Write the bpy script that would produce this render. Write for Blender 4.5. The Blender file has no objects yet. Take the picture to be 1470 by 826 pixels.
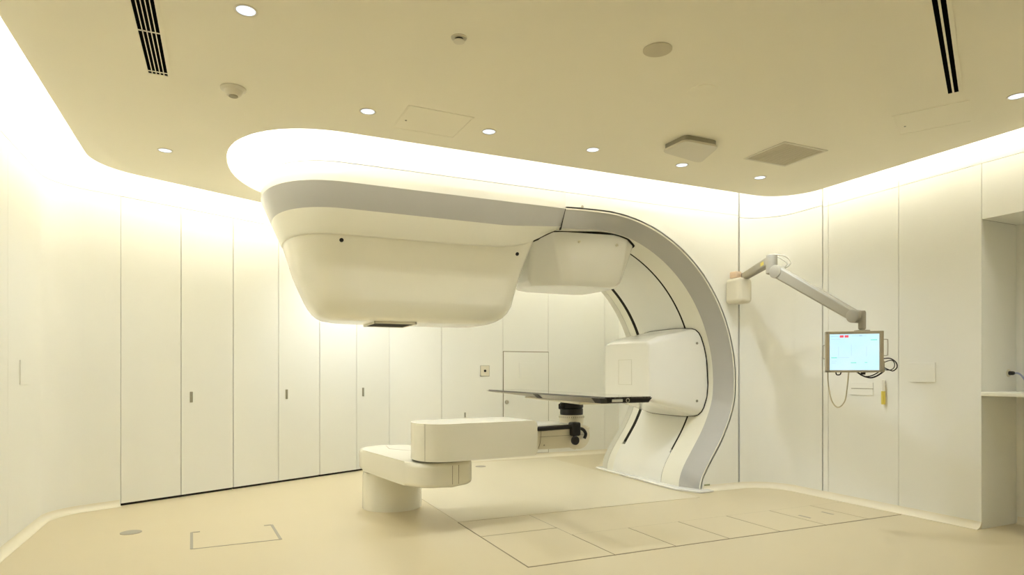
import bpy, bmesh, math
from mathutils import Vector, Matrix
PI = math.pi
S = bpy.context.scene
COL = S.collection

# ------------------------------------------------------------------ camera model (level camera with a vertical lens shift)
FPX, HOR, CX = 911.0, 535.0, 735.0
CAMH = 1.25
FX, FY = 0.4147, 0.9100          # forward
RX, RY = 0.9100, -0.4147         # right
def ray(px, py):
    u = (px-CX)/FPX; v = (HOR-py)/FPX
    return Vector((FX+u*RX, FY+u*RY, v))
def on_z(px, py, z):
    d = ray(px, py); t = (z-CAMH)/d.z
    return Vector((d.x*t, d.y*t, z))
def on_x(px, py, x):
    d = ray(px, py); t = x/d.x
    return Vector((x, d.y*t, CAMH+d.z*t))
def on_y(px, py, y):
    d = ray(px, py); t = y/d.y
    return Vector((d.x*t, y, CAMH+d.z*t))

# ------------------------------------------------------------------ materials
def mat(name, col, rough=0.5, spec=0.5, vary=0.03, scale=6.0, metal=0.0, coat=0.0, bump=0.0):
    m = bpy.data.materials.new(name); m.use_nodes = True
    nt = m.node_tree; b = nt.nodes['Principled BSDF']
    tc = nt.nodes.new('ShaderNodeTexCoord'); nz = nt.nodes.new('ShaderNodeTexNoise')
    nz.inputs['Scale'].default_value = scale; nz.inputs['Detail'].default_value = 3
    nt.links.new(tc.outputs['Object'], nz.inputs['Vector'])
    mx = nt.nodes.new('ShaderNodeMix'); mx.data_type = 'RGBA'
    mx.inputs['A'].default_value = tuple(c*(1-vary) for c in col)+(1,)
    mx.inputs['B'].default_value = tuple(min(1, c*(1+vary)) for c in col)+(1,)
    nt.links.new(nz.outputs['Fac'], mx.inputs['Factor'])
    nt.links.new(mx.outputs['Result'], b.inputs['Base Color'])
    b.inputs['Roughness'].default_value = rough
    b.inputs['Specular IOR Level'].default_value = spec
    b.inputs['Metallic'].default_value = metal
    b.inputs['Coat Weight'].default_value = coat
    b.inputs['Coat Roughness'].default_value = 0.08
    if bump:
        bp = nt.nodes.new('ShaderNodeBump'); bp.inputs['Strength'].default_value = bump
        n2 = nt.nodes.new('ShaderNodeTexNoise'); n2.inputs['Scale'].default_value = 220
        nt.links.new(tc.outputs['Object'], n2.inputs['Vector'])
        nt.links.new(n2.outputs['Fac'], bp.inputs['Height']); nt.links.new(bp.outputs['Normal'], b.inputs['Normal'])
    return m
def emis(name, col, strength):
    m = bpy.data.materials.new(name); m.use_nodes = True
    b = m.node_tree.nodes['Principled BSDF']
    b.inputs['Base Color'].default_value = (0.02, 0.02, 0.02, 1)
    b.inputs['Emission Color'].default_value = col+(1,); b.inputs['Emission Strength'].default_value = strength
    return m
M = {
 'wall':    mat('wall_laminate', (0.85, 0.85, 0.81), 0.42, 0.4, 0.012, 1.5),
 'seam':    mat('dark_seam', (0.24, 0.21, 0.15), 0.8, 0.2),
 'gap':     mat('door_gap', (0.03, 0.027, 0.02), 0.9, 0.1),
 'ceiling': mat('ceiling_paint', (0.91, 0.87, 0.735), 0.9, 0.2, 0.012, 2.0, bump=0.02),
 'soffit':  mat('soffit_paint', (0.88, 0.87, 0.83), 0.9, 0.1),
 'floor':   mat('floor_vinyl', (0.575, 0.495, 0.325), 0.30, 0.5, 0.02, 2.5),
 'deck':    mat('floor_deck_vinyl', (0.62, 0.555, 0.40), 0.28, 0.5, 0.015, 2.5),  # floor vinyl tone lightened to stand for light falling on it
 'white':   mat('white_gloss_shell', (0.84, 0.835, 0.79), 0.22, 0.5, 0.01, coat=0.35),
 'cream':   mat('cream_shell', (0.81, 0.795, 0.70), 0.28, 0.5, 0.01, coat=0.2),
 'couch':   mat('couch_shell', (0.81, 0.785, 0.675), 0.25, 0.5, 0.01, coat=0.3),
 'grey':    mat('grey_lacquer', (0.43, 0.425, 0.41), 0.34, 0.5, 0.015, coat=0.2),
 'rimgrey': mat('rim_grey', (0.56, 0.55, 0.48), 0.4, 0.5, 0.01),
 'black':   mat('black_rubber', (0.012, 0.010, 0.010), 0.45, 0.4),
 'skirt':   mat('skirting_vinyl', (0.76, 0.71, 0.57), 0.4, 0.5, 0.01),
 'slot':    mat('slot_black', (0.004, 0.004, 0.004), 0.95, 0.02),
 'carbon':  mat('carbon_fibre', (0.03, 0.027, 0.025), 0.07, 0.6, 0.15, 90, coat=0.6),
 'bevel':   mat('tabletop_underside', (0.33, 0.31, 0.27), 0.35, 0.5, 0.1, 60),
 'plastic': mat('pale_plastic', (0.72, 0.68, 0.56), 0.4, 0.5, 0.01),
 'arm':     mat('arm_paint', (0.36, 0.335, 0.27), 0.5, 0.5, 0.01),
 'bezel':   mat('monitor_bezel', (0.43, 0.38, 0.28), 0.4, 0.4, 0.01),
 'metal':   mat('dull_metal', (0.50, 0.47, 0.40), 0.4, 0.5, 0.03, metal=0.7),
 'handle':  mat('handle_metal', (0.34, 0.32, 0.25), 0.4, 0.5, 0.03, metal=0.4),
 'pink':    mat('beige_plug', (0.70, 0.54, 0.40), 0.5, 0.4),
 'yellow':  mat('yellow_label', (0.72, 0.60, 0.12), 0.5, 0.4),
 'grille':  mat('grille_paint', (0.40, 0.36, 0.26), 0.7, 0.3),
 'speaker': mat('speaker_cloth', (0.62, 0.57, 0.44), 0.9, 0.2),
 'blue':    mat('blue_tube', (0.33, 0.36, 0.55), 0.3, 0.5),
 'cable':   mat('cream_cable', (0.55, 0.50, 0.37), 0.5, 0.4),
 'mark':    mat('etched_line', (0.34, 0.31, 0.25), 0.5, 0.4),
 'label':   mat('white_label', (0.80, 0.79, 0.74), 0.5, 0.4),
 'plaque':  mat('plaque_green', (0.22, 0.24, 0.13), 0.5, 0.4),
 'lamp':    emis('downlight_glow', (0.80, 0.88, 1.0), 1.15),
 'strip':   emis('cove_glow', (1.0, 0.93, 0.78), 3.0),
}
def screen_mat():
    m = emis('screen_glow', (0.52, 0.80, 0.93), 1.0)
    nt = m.node_tree; b = nt.nodes['Principled BSDF']
    tc = nt.nodes.new('ShaderNodeTexCoord'); nz = nt.nodes.new('ShaderNodeTexNoise')
    nz.inputs['Scale'].default_value = 5
    mx = nt.nodes.new('ShaderNodeMix'); mx.data_type = 'RGBA'
    mx.inputs['A'].default_value = (0.47, 0.80, 0.95, 1); mx.inputs['B'].default_value = (0.62, 0.80, 0.96, 1)
    nt.links.new(tc.outputs['Object'], nz.inputs['Vector']); nt.links.new(nz.outputs['Fac'], mx.inputs['Factor'])
    nt.links.new(mx.outputs['Result'], b.inputs['Emission Color'])
    return m
M['screen'] = screen_mat()
M['ui_red'] = emis('screen_red', (0.85, 0.10, 0.13), 0.95)
M['ui_green'] = emis('screen_green', (0.10, 0.75, 0.50), 0.95)
M['ui_grey'] = emis('screen_grey', (0.40, 0.62, 0.74), 0.9)

# ------------------------------------------------------------------ object helpers
def obj(name, bm, m, parent=None, angle=32, smooth=True):
    bmesh.ops.remove_doubles(bm, verts=bm.verts, dist=1e-6)
    bmesh.ops.recalc_face_normals(bm, faces=bm.faces)
    if smooth:
        lim = math.radians(angle)
        for f in bm.faces: f.smooth = True
        for e in bm.edges:
            if len(e.link_faces) == 2 and e.calc_face_angle(0) > lim: e.smooth = False
    me = bpy.data.meshes.new(name)
    off = Vector((0, 0, 0))
    if parent is not None:
        off = parent.matrix_basis.translation.copy()
        p = parent.parent
        while p: off += p.matrix_basis.translation; p = p.parent
    # put the origin at the part's own centre
    xs = [v.co for v in bm.verts]
    c = Vector((sum((min(v[i] for v in xs), max(v[i] for v in xs)))/2 for i in range(3)))
    if parent is None: c.z = min(v.z for v in xs)
    bmesh.ops.translate(bm, verts=bm.verts, vec=-c)
    bm.to_mesh(me); bm.free()
    for mm in (m if isinstance(m, (list, tuple)) else [m]): me.materials.append(mm)
    o = bpy.data.objects.new(name, me); COL.objects.link(o)
    o.location = c-off
    if parent is not None: o.parent = parent
    if smooth:
        wn = o.modifiers.new('weighted_normal', 'WEIGHTED_NORMAL'); wn.keep_sharp = True; wn.weight = 80
    return o
def thing(name, label, cat, loc, group=None):
    o = bpy.data.objects.new(name, None); COL.objects.link(o); o.location = loc
    o.empty_display_size = 0.1
    o['label'] = label; o['category'] = cat
    if group: o['group'] = group
    return o
def tag(o, label, cat, group=None):
    o['label'] = label; o['category'] = cat
    if group: o['group'] = group
    return o
def struct(o, label=None):
    o['kind'] = 'structure'
    if label: o['label'] = label; o['category'] = {'d':'door','f':'floor','c':'ceiling','w':'wall'}.get(o.name[0], 'trim')
    return o
def copy_tree(o, parent=None, label=None):
    c = o.copy(); COL.objects.link(c)
    if parent is not None: c.parent = parent
    if label: c['label'] = label
    for ch in [x for x in ALLKIDS(o)]: copy_tree(ch, c)
    return c
def ALLKIDS(o): return [x for x in list(COL.objects) if x.parent == o]

def box(bm, x0, x1, y0, y1, z0, z1, bev=0.0, seg=3, mtx=None, mi=0):
    r = bmesh.ops.create_cube(bm, size=1.0)
    vs = r['verts']
    for v in vs: v.co = Vector(((x0+x1)/2+v.co.x*(x1-x0), (y0+y1)/2+v.co.y*(y1-y0), (z0+z1)/2+v.co.z*(z1-z0)))
    if bev:
        es = list({e for v in vs for e in v.link_edges})
        r2 = bmesh.ops.bevel(bm, geom=es, offset=bev, segments=seg, affect='EDGES', profile=0.5)
        vs = list({v for f in r2['faces'] for v in f.verts} | {v for v in vs if v.is_valid})
    if mtx is not None:
        for v in vs: v.co = mtx @ v.co
    if mi:
        for f in {f for v in vs for f in v.link_faces}: f.material_index = mi
    return vs
def rings(bm, secs, close=True, cap0=True, cap1=True, mi=0):
    """loft a list of closed vertex loops"""
    L = [[bm.verts.new(p) for p in s] for s in secs]
    n = len(L[0])
    for a, b in zip(L[:-1], L[1:]):
        for i in range(n if close else n-1):
            j = (i+1) % n
            f = bm.faces.new((a[i], a[j], b[j], b[i])); f.material_index = mi
    if cap0: bm.faces.new(L[0][::-1]).material_index = mi
    if cap1: bm.faces.new(L[-1]).material_index = mi
    return L
def prism(bm, pts, z0, z1, bev=0.0, seg=3):
    lo = [bm.verts.new((p[0], p[1], z0)) for p in pts]; hi = [bm.verts.new((p[0], p[1], z1)) for p in pts]
    n = len(pts)
    fb = bm.faces.new(lo[::-1]); ft = bm.faces.new(hi)
    for i in range(n):
        j = (i+1) % n; bm.faces.new((lo[i], lo[j], hi[j], hi[i]))
    if bev:
        bmesh.ops.bevel(bm, geom=list(ft.edges)+list(fb.edges), offset=bev, segments=seg, affect='EDGES', profile=0.5)
def lathe(bm, prof, c, axis=Vector((0, 0, 1)), n=40):
    """prof: list of (r, h) along axis from point c"""
    axis = axis.normalized(); q = axis.to_track_quat('Z', 'Y')
    secs = []
    for r, h in prof:
        secs.append([c + q @ Vector((max(r, 1e-4)*math.cos(2*PI*k/n), max(r, 1e-4)*math.sin(2*PI*k/n), h)) for k in range(n)])
    rings(bm, secs)
def tube(bm, pts, r, n=10, close=False):
    pts = [Vector(p) for p in pts]; secs = []
    up = Vector((0, 0, 1))
    N = len(pts); prevx = None
    for i in range(N):
        a = pts[(i-1) % N] if (close or i > 0) else pts[0]; b = pts[(i+1) % N] if (close or i < N-1) else pts[-1]
        t = (b-a).normalized()
        if prevx is None:
            x = t.cross(up)
            if x.length < 1e-3: x = t.cross(Vector((1, 0, 0)))
        else: x = prevx - t*prevx.dot(t)
        x.normalize(); prevx = x; y = t.cross(x)
        rr = r[i] if isinstance(r, (list, tuple)) else r
        secs.append([pts[i]+x*rr*math.cos(2*PI*k/n)+y*rr*math.sin(2*PI*k/n) for k in range(n)])
    if close: secs.append(secs[0]); rings(bm, secs, cap0=False, cap1=False)
    else: rings(bm, secs)
def smoothpath(P, per=8):
    P = [Vector(p) for p in P]; out = []
    for i in range(len(P)-1):
        p0 = P[max(i-1, 0)]; p1 = P[i]; p2 = P[i+1]; p3 = P[min(i+2, len(P)-1)]
        for k in range(per):
            t = k/per
            out.append(0.5*((2*p1)+(-p0+p2)*t+(2*p0-5*p1+4*p2-p3)*t*t+(-p0+3*p1-3*p2+p3)*t**3))
    out.append(P[-1]); return out
def lerp(a, b, t): return a+(b-a)*t
def interp(tab, x):
    if x <= tab[0][0]: return tab[0][1]
    for (a, u), (b, v) in zip(tab[:-1], tab[1:]):
        if x <= b: return lerp(u, v, (x-a)/(b-a))
    return tab[-1][1]
def V2(x, y): return Vector((x, y))
def fillet(pts, radii, seg=10):
    """round the corners of an open 2-D polyline"""
    out = [V2(*pts[0])]
    for i in range(1, len(pts)-1):
        r = radii[i-1]; p = V2(*pts[i])
        if not r: out.append(p); continue
        a = (V2(*pts[i-1])-p).normalized(); b = (V2(*pts[i+1])-p).normalized()
        ang = a.angle(b); d = r/math.tan(ang/2)
        c = p+(a+b).normalized()*(r/math.sin(ang/2))
        s = p+a*d; e = p+b*d
        a0 = math.atan2(s.y-c.y, s.x-c.x); a1 = math.atan2(e.y-c.y, e.x-c.x)
        da = (a1-a0+PI) % (2*PI)-PI
        for k in range(seg+1):
            t = a0+da*k/seg; out.append(V2(c.x+r*math.cos(t), c.y+r*math.sin(t)))
    out.append(V2(*pts[-1])); return out
def arclen(P):
    s = [0]
    for a, b in zip(P[:-1], P[1:]): s.append(s[-1]+(b-a).length)
    return s
def subpath(P, s0, s1):
    L = arclen(P)
    def at(s):
        for i in range(len(P)-1):
            if s <= L[i+1]+1e-9:
                return P[i].lerp(P[i+1], (s-L[i])/max(L[i+1]-L[i], 1e-9))
        return P[-1]
    out = [at(s0)]+[P[i] for i in range(len(P)) if s0+1e-4 < L[i] < s1-1e-4]+[at(s1)]
    return out
def s_of(P, x=None, y=None, px=None):
    """arc length where the path crosses x=, y= or the sight line through column px"""
    L = arclen(P)
    def g(p):
        if x is not None: return p.x-x
        if y is not None: return p.y-y
        u = (px-CX)/FPX
        return (p.x*RX+p.y*RY)-u*(p.x*FX+p.y*FY)
    for i in range(len(P)-1):
        a, b = g(P[i]), g(P[i+1])
        if a*b <= 0 and a != b: return L[i]+(L[i+1]-L[i])*a/(a-b)
def normals(P):
    out = []
    for i in range(len(P)):
        a = P[max(i-1, 0)]; b = P[min(i+1, len(P)-1)]
        t = (b-a).normalized(); out.append(V2(-t.y, t.x))   # left of travel = outward (walls travelled clockwise)
    return out
def ribbon(bm, P, z0, z1, o0, o1, mi=0):
    """solid wall strip following path P; o0/o1 outward offsets of its two faces"""
    N = normals(P)
    secs = []
    for p, n in zip(P, N):
        a = p+n*o0; b = p+n*o1
        secs.append([(a.x, a.y, z0), (a.x, a.y, z1), (b.x, b.y, z1), (b.x, b.y, z0)])
    rings(bm, secs, mi=mi)
def clad(name, P, breaks, zs, gap=0.005, ms=None, back=0.10, zseam=0.004):
    """a wall: face panels with open seams in front of a backing"""
    bm = bmesh.new()
    L = arclen(P)[-1]; br = [0]+list(breaks)+[L]
    for i in range(len(br)-1):
        a = br[i]+(gap/2 if i else 0); b = br[i+1]-(gap/2 if i < len(br)-2 else 0)
        for j in range(len(zs)-1):
            z0 = zs[j]+(zseam/2 if j else 0); z1 = zs[j+1]-(zseam/2 if j < len(zs)-2 else 0)
            ribbon(bm, subpath(P, a, b), z0, z1, 0, 0.012)
    ribbon(bm, P, zs[0], zs[-1], 0.012, back, mi=1)
    return struct(obj(name, bm, ms or [M['wall'], M['seam']]))

# ------------------------------------------------------------------ dimensions
ZC, ZT, ZS = 3.00, 3.32, 2.90       # ceiling, cove soffit, horizontal wall seam
XL, XR, YB = -1.38, 5.50, 8.36
YREAR = -1.6
cd = V2(0.895, 0.446); c0 = V2(-0.87, 6.92)
cc = V2(c0.x+(XL-c0.x), c0.y+(XL-c0.x)*cd.y/cd.x)      # corner of left wall and closet wall
ce = V2(c0.x+(YB-c0.y)*cd.x/cd.y, YB)                   # closet wall meets back wall

# left wall (travelled clockwise: up the left side, along the closets, the back, down the right)
Pleft = fillet([(XL, YREAR), (cc.x, cc.y), (c0.x, c0.y)], [0.42], 14)
clad('wall_left', Pleft, [s_of(Pleft, y=4.1), s_of(Pleft, y=5.55)], [0, ZS, ZT], gap=0.002)
# back wall
Pback = [ce, V2(5.75, YB)]
clad('wall_back', Pback, [s_of(Pback, px=p) for p in (634, 722, 787, 868)], [0, ZS, ZT], gap=0.006)
# closet wall header above the doors + backing
Pclo = [c0, ce]
bm = bmesh.new(); ribbon(bm, Pclo, ZS+0.003, ZT, 0, 0.1)
struct(obj('wall_closet_header', bm, M['wall']))
bm = bmesh.new(); ribbon(bm, Pclo, 0, ZS, 0.06, 0.16)
struct(obj('wall_closet_backing', bm, M['gap']))
sd = [0]+[s_of(Pclo, px=p) for p in (260, 335, 400, 459, 512)]+[arclen(Pclo)[-1]]
clabels = ['tall flush cream storage closet nearest the left wall, two full-height doors',
           'tall flush cream storage closet, middle of the three along the oblique wall',
           'tall flush cream storage closet behind the couch pedestal, last before the back wall']
for k in range(3):
    a, b, c = sd[2*k], sd[2*k+1], sd[2*k+2]
    mid = c0+cd*b
    t = thing('storage_closet', clabels[k], 'closet', (mid.x, mid.y, 0), 'storage closets along the oblique wall')
    for s0, s1 in ((a, b), (b, c)):
        bm = bmesh.new()
        ribbon(bm, [c0+cd*(s0+0.004), c0+cd*(s1-0.004)], 0.022, ZS-0.003, 0, 0.03)
        d = obj('door', bm, M['wall'], t)
        if s0 == b:
            q = c0+cd*(b+0.10); th = math.atan2(cd.y, cd.x)
            m4 = Matrix.Translation((q.x, q.y, 1.0)) @ Matrix.Rotation(th, 4, 'Z')
            bm = bmesh.new()
            box(bm, -0.014, 0.014, -0.007, 0.004, -0.055, 0.055, 0.004, 2, m4)
            box(bm, -0.008, 0.008, -0.010, -0.002, -0.045, 0.045, 0.002, 2, m4)
            obj('handle', bm, M['handle'], d)
    bm = bmesh.new(); ribbon(bm, [c0+cd*(a+.01), c0+cd*(c-.01)], 0.0, 0.020, 0.012, 0.05)
    obj('plinth', bm, M['gap'], t)

ZSF, ZSD, ZSR = 2.955, 2.935, 2.915
# front wall beside the gantry, curved door, right wall
YF = 5.25
# outer edge of the gantry arch in the plane y = YF
AC = V2(3.37, 1.14); AR = 1.67
arch = []
for k in range(0, 61):
    th = math.radians(-14.6+(90+14.6)*k/60); arch.append(V2(AC.x+AR*math.sin(th), AC.y+AR*math.cos(th) if th > 0 else AC.y+AR-0.010*(th/math.radians(14.6))**2))
for p in smoothpath([(AC.x+AR, 1.14, 0), (5.025, 0.95, 0), (4.965, 0.76, 0), (4.86, 0.55, 0), (4.73, 0.355, 0), (4.625, 0.20, 0), (4.575, 0.09, 0), (4.565, 0.0, 0)], 5)[1:]:
    arch.append(V2(p.x, p.y))
archN = []
for i in range(len(arch)):
    a = arch[max(i-1, 0)]; b = arch[min(i+1, len(arch)-1)]; t = (b-a).normalized()
    archN.append(V2(t.y, -t.x))     # towards the centre of the arch
archN[-1] = V2(-1, 0)
XJ = arch[0].x
XD0 = 5.09
bm = bmesh.new()
def plate_y(bm, pts, y0, y1):
    a = [bm.verts.new((p[0], y0, p[1])) for p in pts]; b = [bm.verts.new((p[0], y1, p[1])) for p in pts]
    bm.faces.new(a); bm.faces.new(b[::-1])
    for i in range(len(pts)):
        j = (i+1) % len(pts); bm.faces.new((a[j], a[i], b[i], b[j]))
pl = [(p.x, p.y) for p in arch]
pl = pl+[(XD0, 0.0), (XD0, ZSF-0.002), (XJ, ZSF-0.002)]
plate_y(bm, pl, YF, YF+0.04)
plate_y(bm, [(XJ, ZSF+0.002), (XD0, ZSF+0.002), (XD0, ZT), (XJ, ZT)], YF, YF+0.04)
struct(obj('wall_front', bm, M['wall'], smooth=False))
Pdoor = fillet([(XD0, YF), (XR, YF), (XR, 4.52)], [0.409], 14)
bm = bmesh.new(); P_ = subpath(Pdoor, 0.024, arclen(Pdoor)[-1]-0.007)
ribbon(bm, P_, 0.055, ZSD-0.003, 0, 0.03)
struct(obj('door_1', bm, M['wall']), 'curved cream flush door in the corner right of the gantry')
bm = bmesh.new(); ribbon(bm, P_, ZSD+0.002, ZT, 0, 0.03); ribbon(bm, Pdoor, 0, ZT, 0.05, 0.12, mi=1)
struct(obj('wall_corner', bm, [M['wall'], M['gap']]))
YN = 3.05
Pright = [V2(XR, 4.515), V2(XR, YN+0.001)]
clad('wall_right', Pright, [0.06, s_of(Pright, px=1290)], [0, ZSR, ZT], gap=0.005)
# alcove in the right wall
YN1, XA, ZA = 0.9, 5.98, 2.47
bm = bmesh.new()
box(bm, XR+0.0125, XA+0.1, YN, YN+0.012, 0, ZA)
box(bm, XA, XA+0.1, YN1, YN, 0, ZA+0.3)
box(bm, XR+0.01, XA+0.1, YN1-0.08, YN1, 0, ZA+0.3)
struct(obj('wall_alcove', bm, M['wall'], smooth=False))
bm = bmesh.new()
box(bm, XR, XA, YN1, YN-0.004, ZA, ZSR-0.002); box(bm, XR, XR+0.1, YN1, YN-0.001, ZSR+0.002, ZT)
struct(obj('wall_alcove_header', bm, M['wall'], smooth=False))
bm = bmesh.new(); box(bm, XR, XR+0.1, YREAR, YN1, 0, ZT)
struct(obj('wall_right_near', bm, M['wall'], smooth=False))
bm = bmesh.new(); box(bm, XL-0.1, XR+0.1, YREAR-0.1, YREAR, 0, ZT)
struct(obj('wall_rear', bm, M['wall'], smooth=False))
# shaft wall behind the arch and the right end of the back area
bm = bmesh.new()
pr = [(p.x, p.y) for p in arch]+[(5.75, 0), (5.75, ZT), (XJ, ZT)]
plate_y(bm, pr, 7.02, 7.06)
struct(obj('wall_gantry_rear', bm, M['wall'], smooth=False))
bm = bmesh.new(); box(bm, 5.65, 5.75, 7.06, YB, 0, ZT)
struct(obj('wall_shaft_end', bm, M['wall'], smooth=False))

# floor
bm = bmesh.new(); box(bm, XL-0.1, 6.1, YREAR-0.1, YB+0.1, -0.1, 0)
struct(obj('floor', bm, M['floor'], smooth=False))
bm = bmesh.new(); box(bm, XL-0.1, 6.1, YREAR-0.1, YB+0.1, ZT, ZT+0.1)
struct(obj('ceiling_soffit', bm, M['soffit'], smooth=False))
# coved vinyl skirting
def skirt(name, P, h=0.055, r=0.05):
    bm = bmesh.new(); N = normals(P); secs = []
    for p, n in zip(P, N):
        s = [(p.x+n.x*0.002, p.y+n.y*0.002, 0.0)]
        s = []
        prof = [(0.004, h+0.004), (-0.002, h+0.004)]+[(-r+(r-0.002)*math.cos(PI/2*(1-k/6))*1.0, 0) for k in ()]
        for k in range(7):
            a = PI/2*k/6; prof.append((-(r)*(1-math.cos(a))-0.002, h*(1-math.sin(a))+0.003))
        prof += [(-r-0.002, 0.0), (0.004, 0.0)]
        secs.append([(p.x+n.x*o, p.y+n.y*o, z) for o, z in prof])
    rings(bm, secs)
    return struct(obj(name, bm, M['skirt']))
skirt('baseboard_left', subpath(Pleft, 0.01, arclen(Pleft)[-1]-0.01))
skirt('baseboard_back', [V2(ce.x+0.02, YB), V2(5.6, YB)])
skirt('baseboard_right', fillet([(4.60, YF), (XR, YF), (XR, YN)], [0.409], 14), r=0.06)
skirt('baseboard_alcove', [V2(XA, YN-0.01), V2(XA, YN1)], r=0.03)

# ------------------------------------------------------------------ ceiling slab with the gantry cut-out
def superarc(cx, cy, a, b, t0, t1, n=2.2, seg=14):
    out = []
    for k in range(seg+1):
        t = lerp(t0, t1, k/seg); c, s = math.cos(t), math.sin(t)
        out.append(V2(cx+a*math.copysign(abs(c)**(2/n), c), cy+b*math.copysign(abs(s)**(2/n), s)))
    return out
XCL, XCR = XL+0.385, XR-0.30
n_ = V2(cd.y, -cd.x)            # into the room from the closet wall
off = 0.46
q0 = c0+n_*off
qa = V2(XCL, q0.y+(XCL-q0.x)*cd.y/cd.x)
yq = YB-0.45
qb = V2(q0.x+(yq-q0.y)*cd.x/cd.y, yq)
outer_left = fillet([(XCL, YREAR), (qa.x, qa.y), (qb.x, qb.y), (5.65, yq)], [0.55, 0.5], 12)
cut_back = superarc(0.95, 5.66, 0.92, 1.25, PI/2, PI, 2.1, 16)       # back of the cut-out, clockwise from the rear
cut_front = superarc(0.85, 5.66, 0.82, 0.95, PI, 1.5*PI, 2.25, 16)
right_edge = fillet([(1.0, 4.71), (XCR, 4.71), (XCR, YREAR)], [0.42], 12)
cpoly = outer_left+[V2(5.65, 6.91)]+cut_back+cut_front[1:]+right_edge[1:]
bm = bmesh.new(); prism(bm, cpoly, ZC, ZC+0.045)
struct(obj('ceiling', bm, M['ceiling'], smooth=False))

# cove lamps: slim linear luminaires lying on the ceiling slab, shining at the wall
def cove(P, power, warm, flip=1, h=0.055, setback=0.035, tilt=2.6, maxlen=1.2, label=None, grp='linear lamps hidden in the ceiling cove'):
    L = arclen(P)[-1]; n = max(1, math.ceil(L/maxlen))
    for i in range(n):
        a, b = subpath(P, L*i/n, L*(i+1)/n)[0], subpath(P, L*i/n, L*(i+1)/n)[-1]
        t = (b-a).normalized(); nn = V2(-t.y, t.x)*flip        # towards the wall
        m_ = (a+b)/2-nn*setback
        ld = bpy.data.lights.new('cove_lamp', 'AREA'); ld.shape = 'RECTANGLE'
        ld.size = (b-a).length*0.98; ld.size_y = 0.05
        ld.energy = power*(b-a).length; ld.color = warm
        o = bpy.data.objects.new('cove_lamp', ld); COL.objects.link(o)
        o.location = (m_.x, m_.y, ZC+0.045+h)
        z = Vector((-nn.x, -nn.y, -tilt)).normalized(); x = Vector((t.x, t.y, 0)); y = z.cross(x)
        o.rotation_euler = Matrix((x, y, z)).transposed().to_euler()
WARM = (1.0, 0.985, 0.92); NEUT = (1.0, 0.99, 0.95)
PW = 11.5
sA = s_of(outer_left, x=0.9)
cove(subpath(outer_left, 0, sA), PW*0.92, WARM, 1, setback=0.11, h=0.05)
cove(subpath(outer_left, sA, arclen(outer_left)[-1]), PW*1.9, WARM, 1, setback=0.11, h=0.05)
cove(cut_front, PW*1.4, NEUT, 1, maxlen=0.22, setback=0.12, h=0.04)
cove(cut_back[8:], PW*1.5, NEUT, 1, maxlen=0.25, setback=0.12, h=0.04)
cove([p for p in right_edge if p.y > 4.65 and p.x < 4.9], PW*0.62, WARM, 1, setback=0.12, h=0.04)
cove([p for p in right_edge if not (p.y > 4.65 and p.x < 4.75)], PW*0.9, WARM, 1, setback=0.11, h=0.05)

# ------------------------------------------------------------------ floor cover plates and markings
def plate(x0, x1, y0, y1, label, g=0.005, h=0.003, m='floor', name='floor_cover_plate', group='floor cover plates in front of the gantry'):
    bm = bmesh.new(); box(bm, x0+g, x1-g, y0+g, y1-g, 0.0, h)
    return tag(obj(name, bm, M[m], smooth=False), label, 'floor plate', group)
XS = [1.78, 2.44, 2.96, 3.46, 3.98, 4.485, 5.0, 5.42]
Y0, Y1, Y2, Y3 = 3.655, 4.25, 4.48, 4.99
bm = bmesh.new(); box(bm, XS[0]-0.003, XS[1]+0.003, Y0-0.003, Y3+0.003, 0, 0.0012); box(bm, XS[1]+0.003, XS[-1]+0.003, Y0-0.003, Y1+0.003, 0, 0.0012)
struct(obj('trim_1', bm, M['seam'], smooth=False))
plate(XS[0], XS[1], Y0, Y2, 'largest cream floor cover plate, at the front left corner of the plate row')
plate(XS[0], XS[1], Y2, Y3, 'cream floor cover plate behind the largest one, nearest the couch')
words = ['second cream floor cover plate from the left in the front row', 'third cream floor cover plate from the left in the front row',
         'fourth cream floor cover plate from the left in the front row', 'fifth cream floor cover plate from the left in the front row',
         'cream floor cover plate with two small lifting slots', 'cream floor cover plate touching the right wall skirting']
plates = []
for i in range(6):
    plates.append(plate(XS[i+1], XS[i+2], Y0, Y1, words[i]))
p5 = plates[4]
for (px, py) in ((1155, 742), (1188, 737)):
    w = on_z(px, py, 0.004); bm = bmesh.new(); box(bm, w.x-0.012, w.x+0.012, w.y-0.06, w.y+0.06, 0.003, 0.0042, 0.0004, 1)
    obj('lifting_slot', bm, M['mark'], p5)
p5['parts_note'] = ''
del p5['parts_note']
# floor sheet by the gantry, coloured lighter to paint in the bright patch of light
bm = bmesh.new(); prism(bm, [(1.785, 4.996), (4.34, 4.996), (4.34, 6.9), (4.34, 8.2), (1.785, 8.2)], 0, 0.003)
struct(obj('floor_deck', bm, M['deck'], smooth=False))
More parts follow.
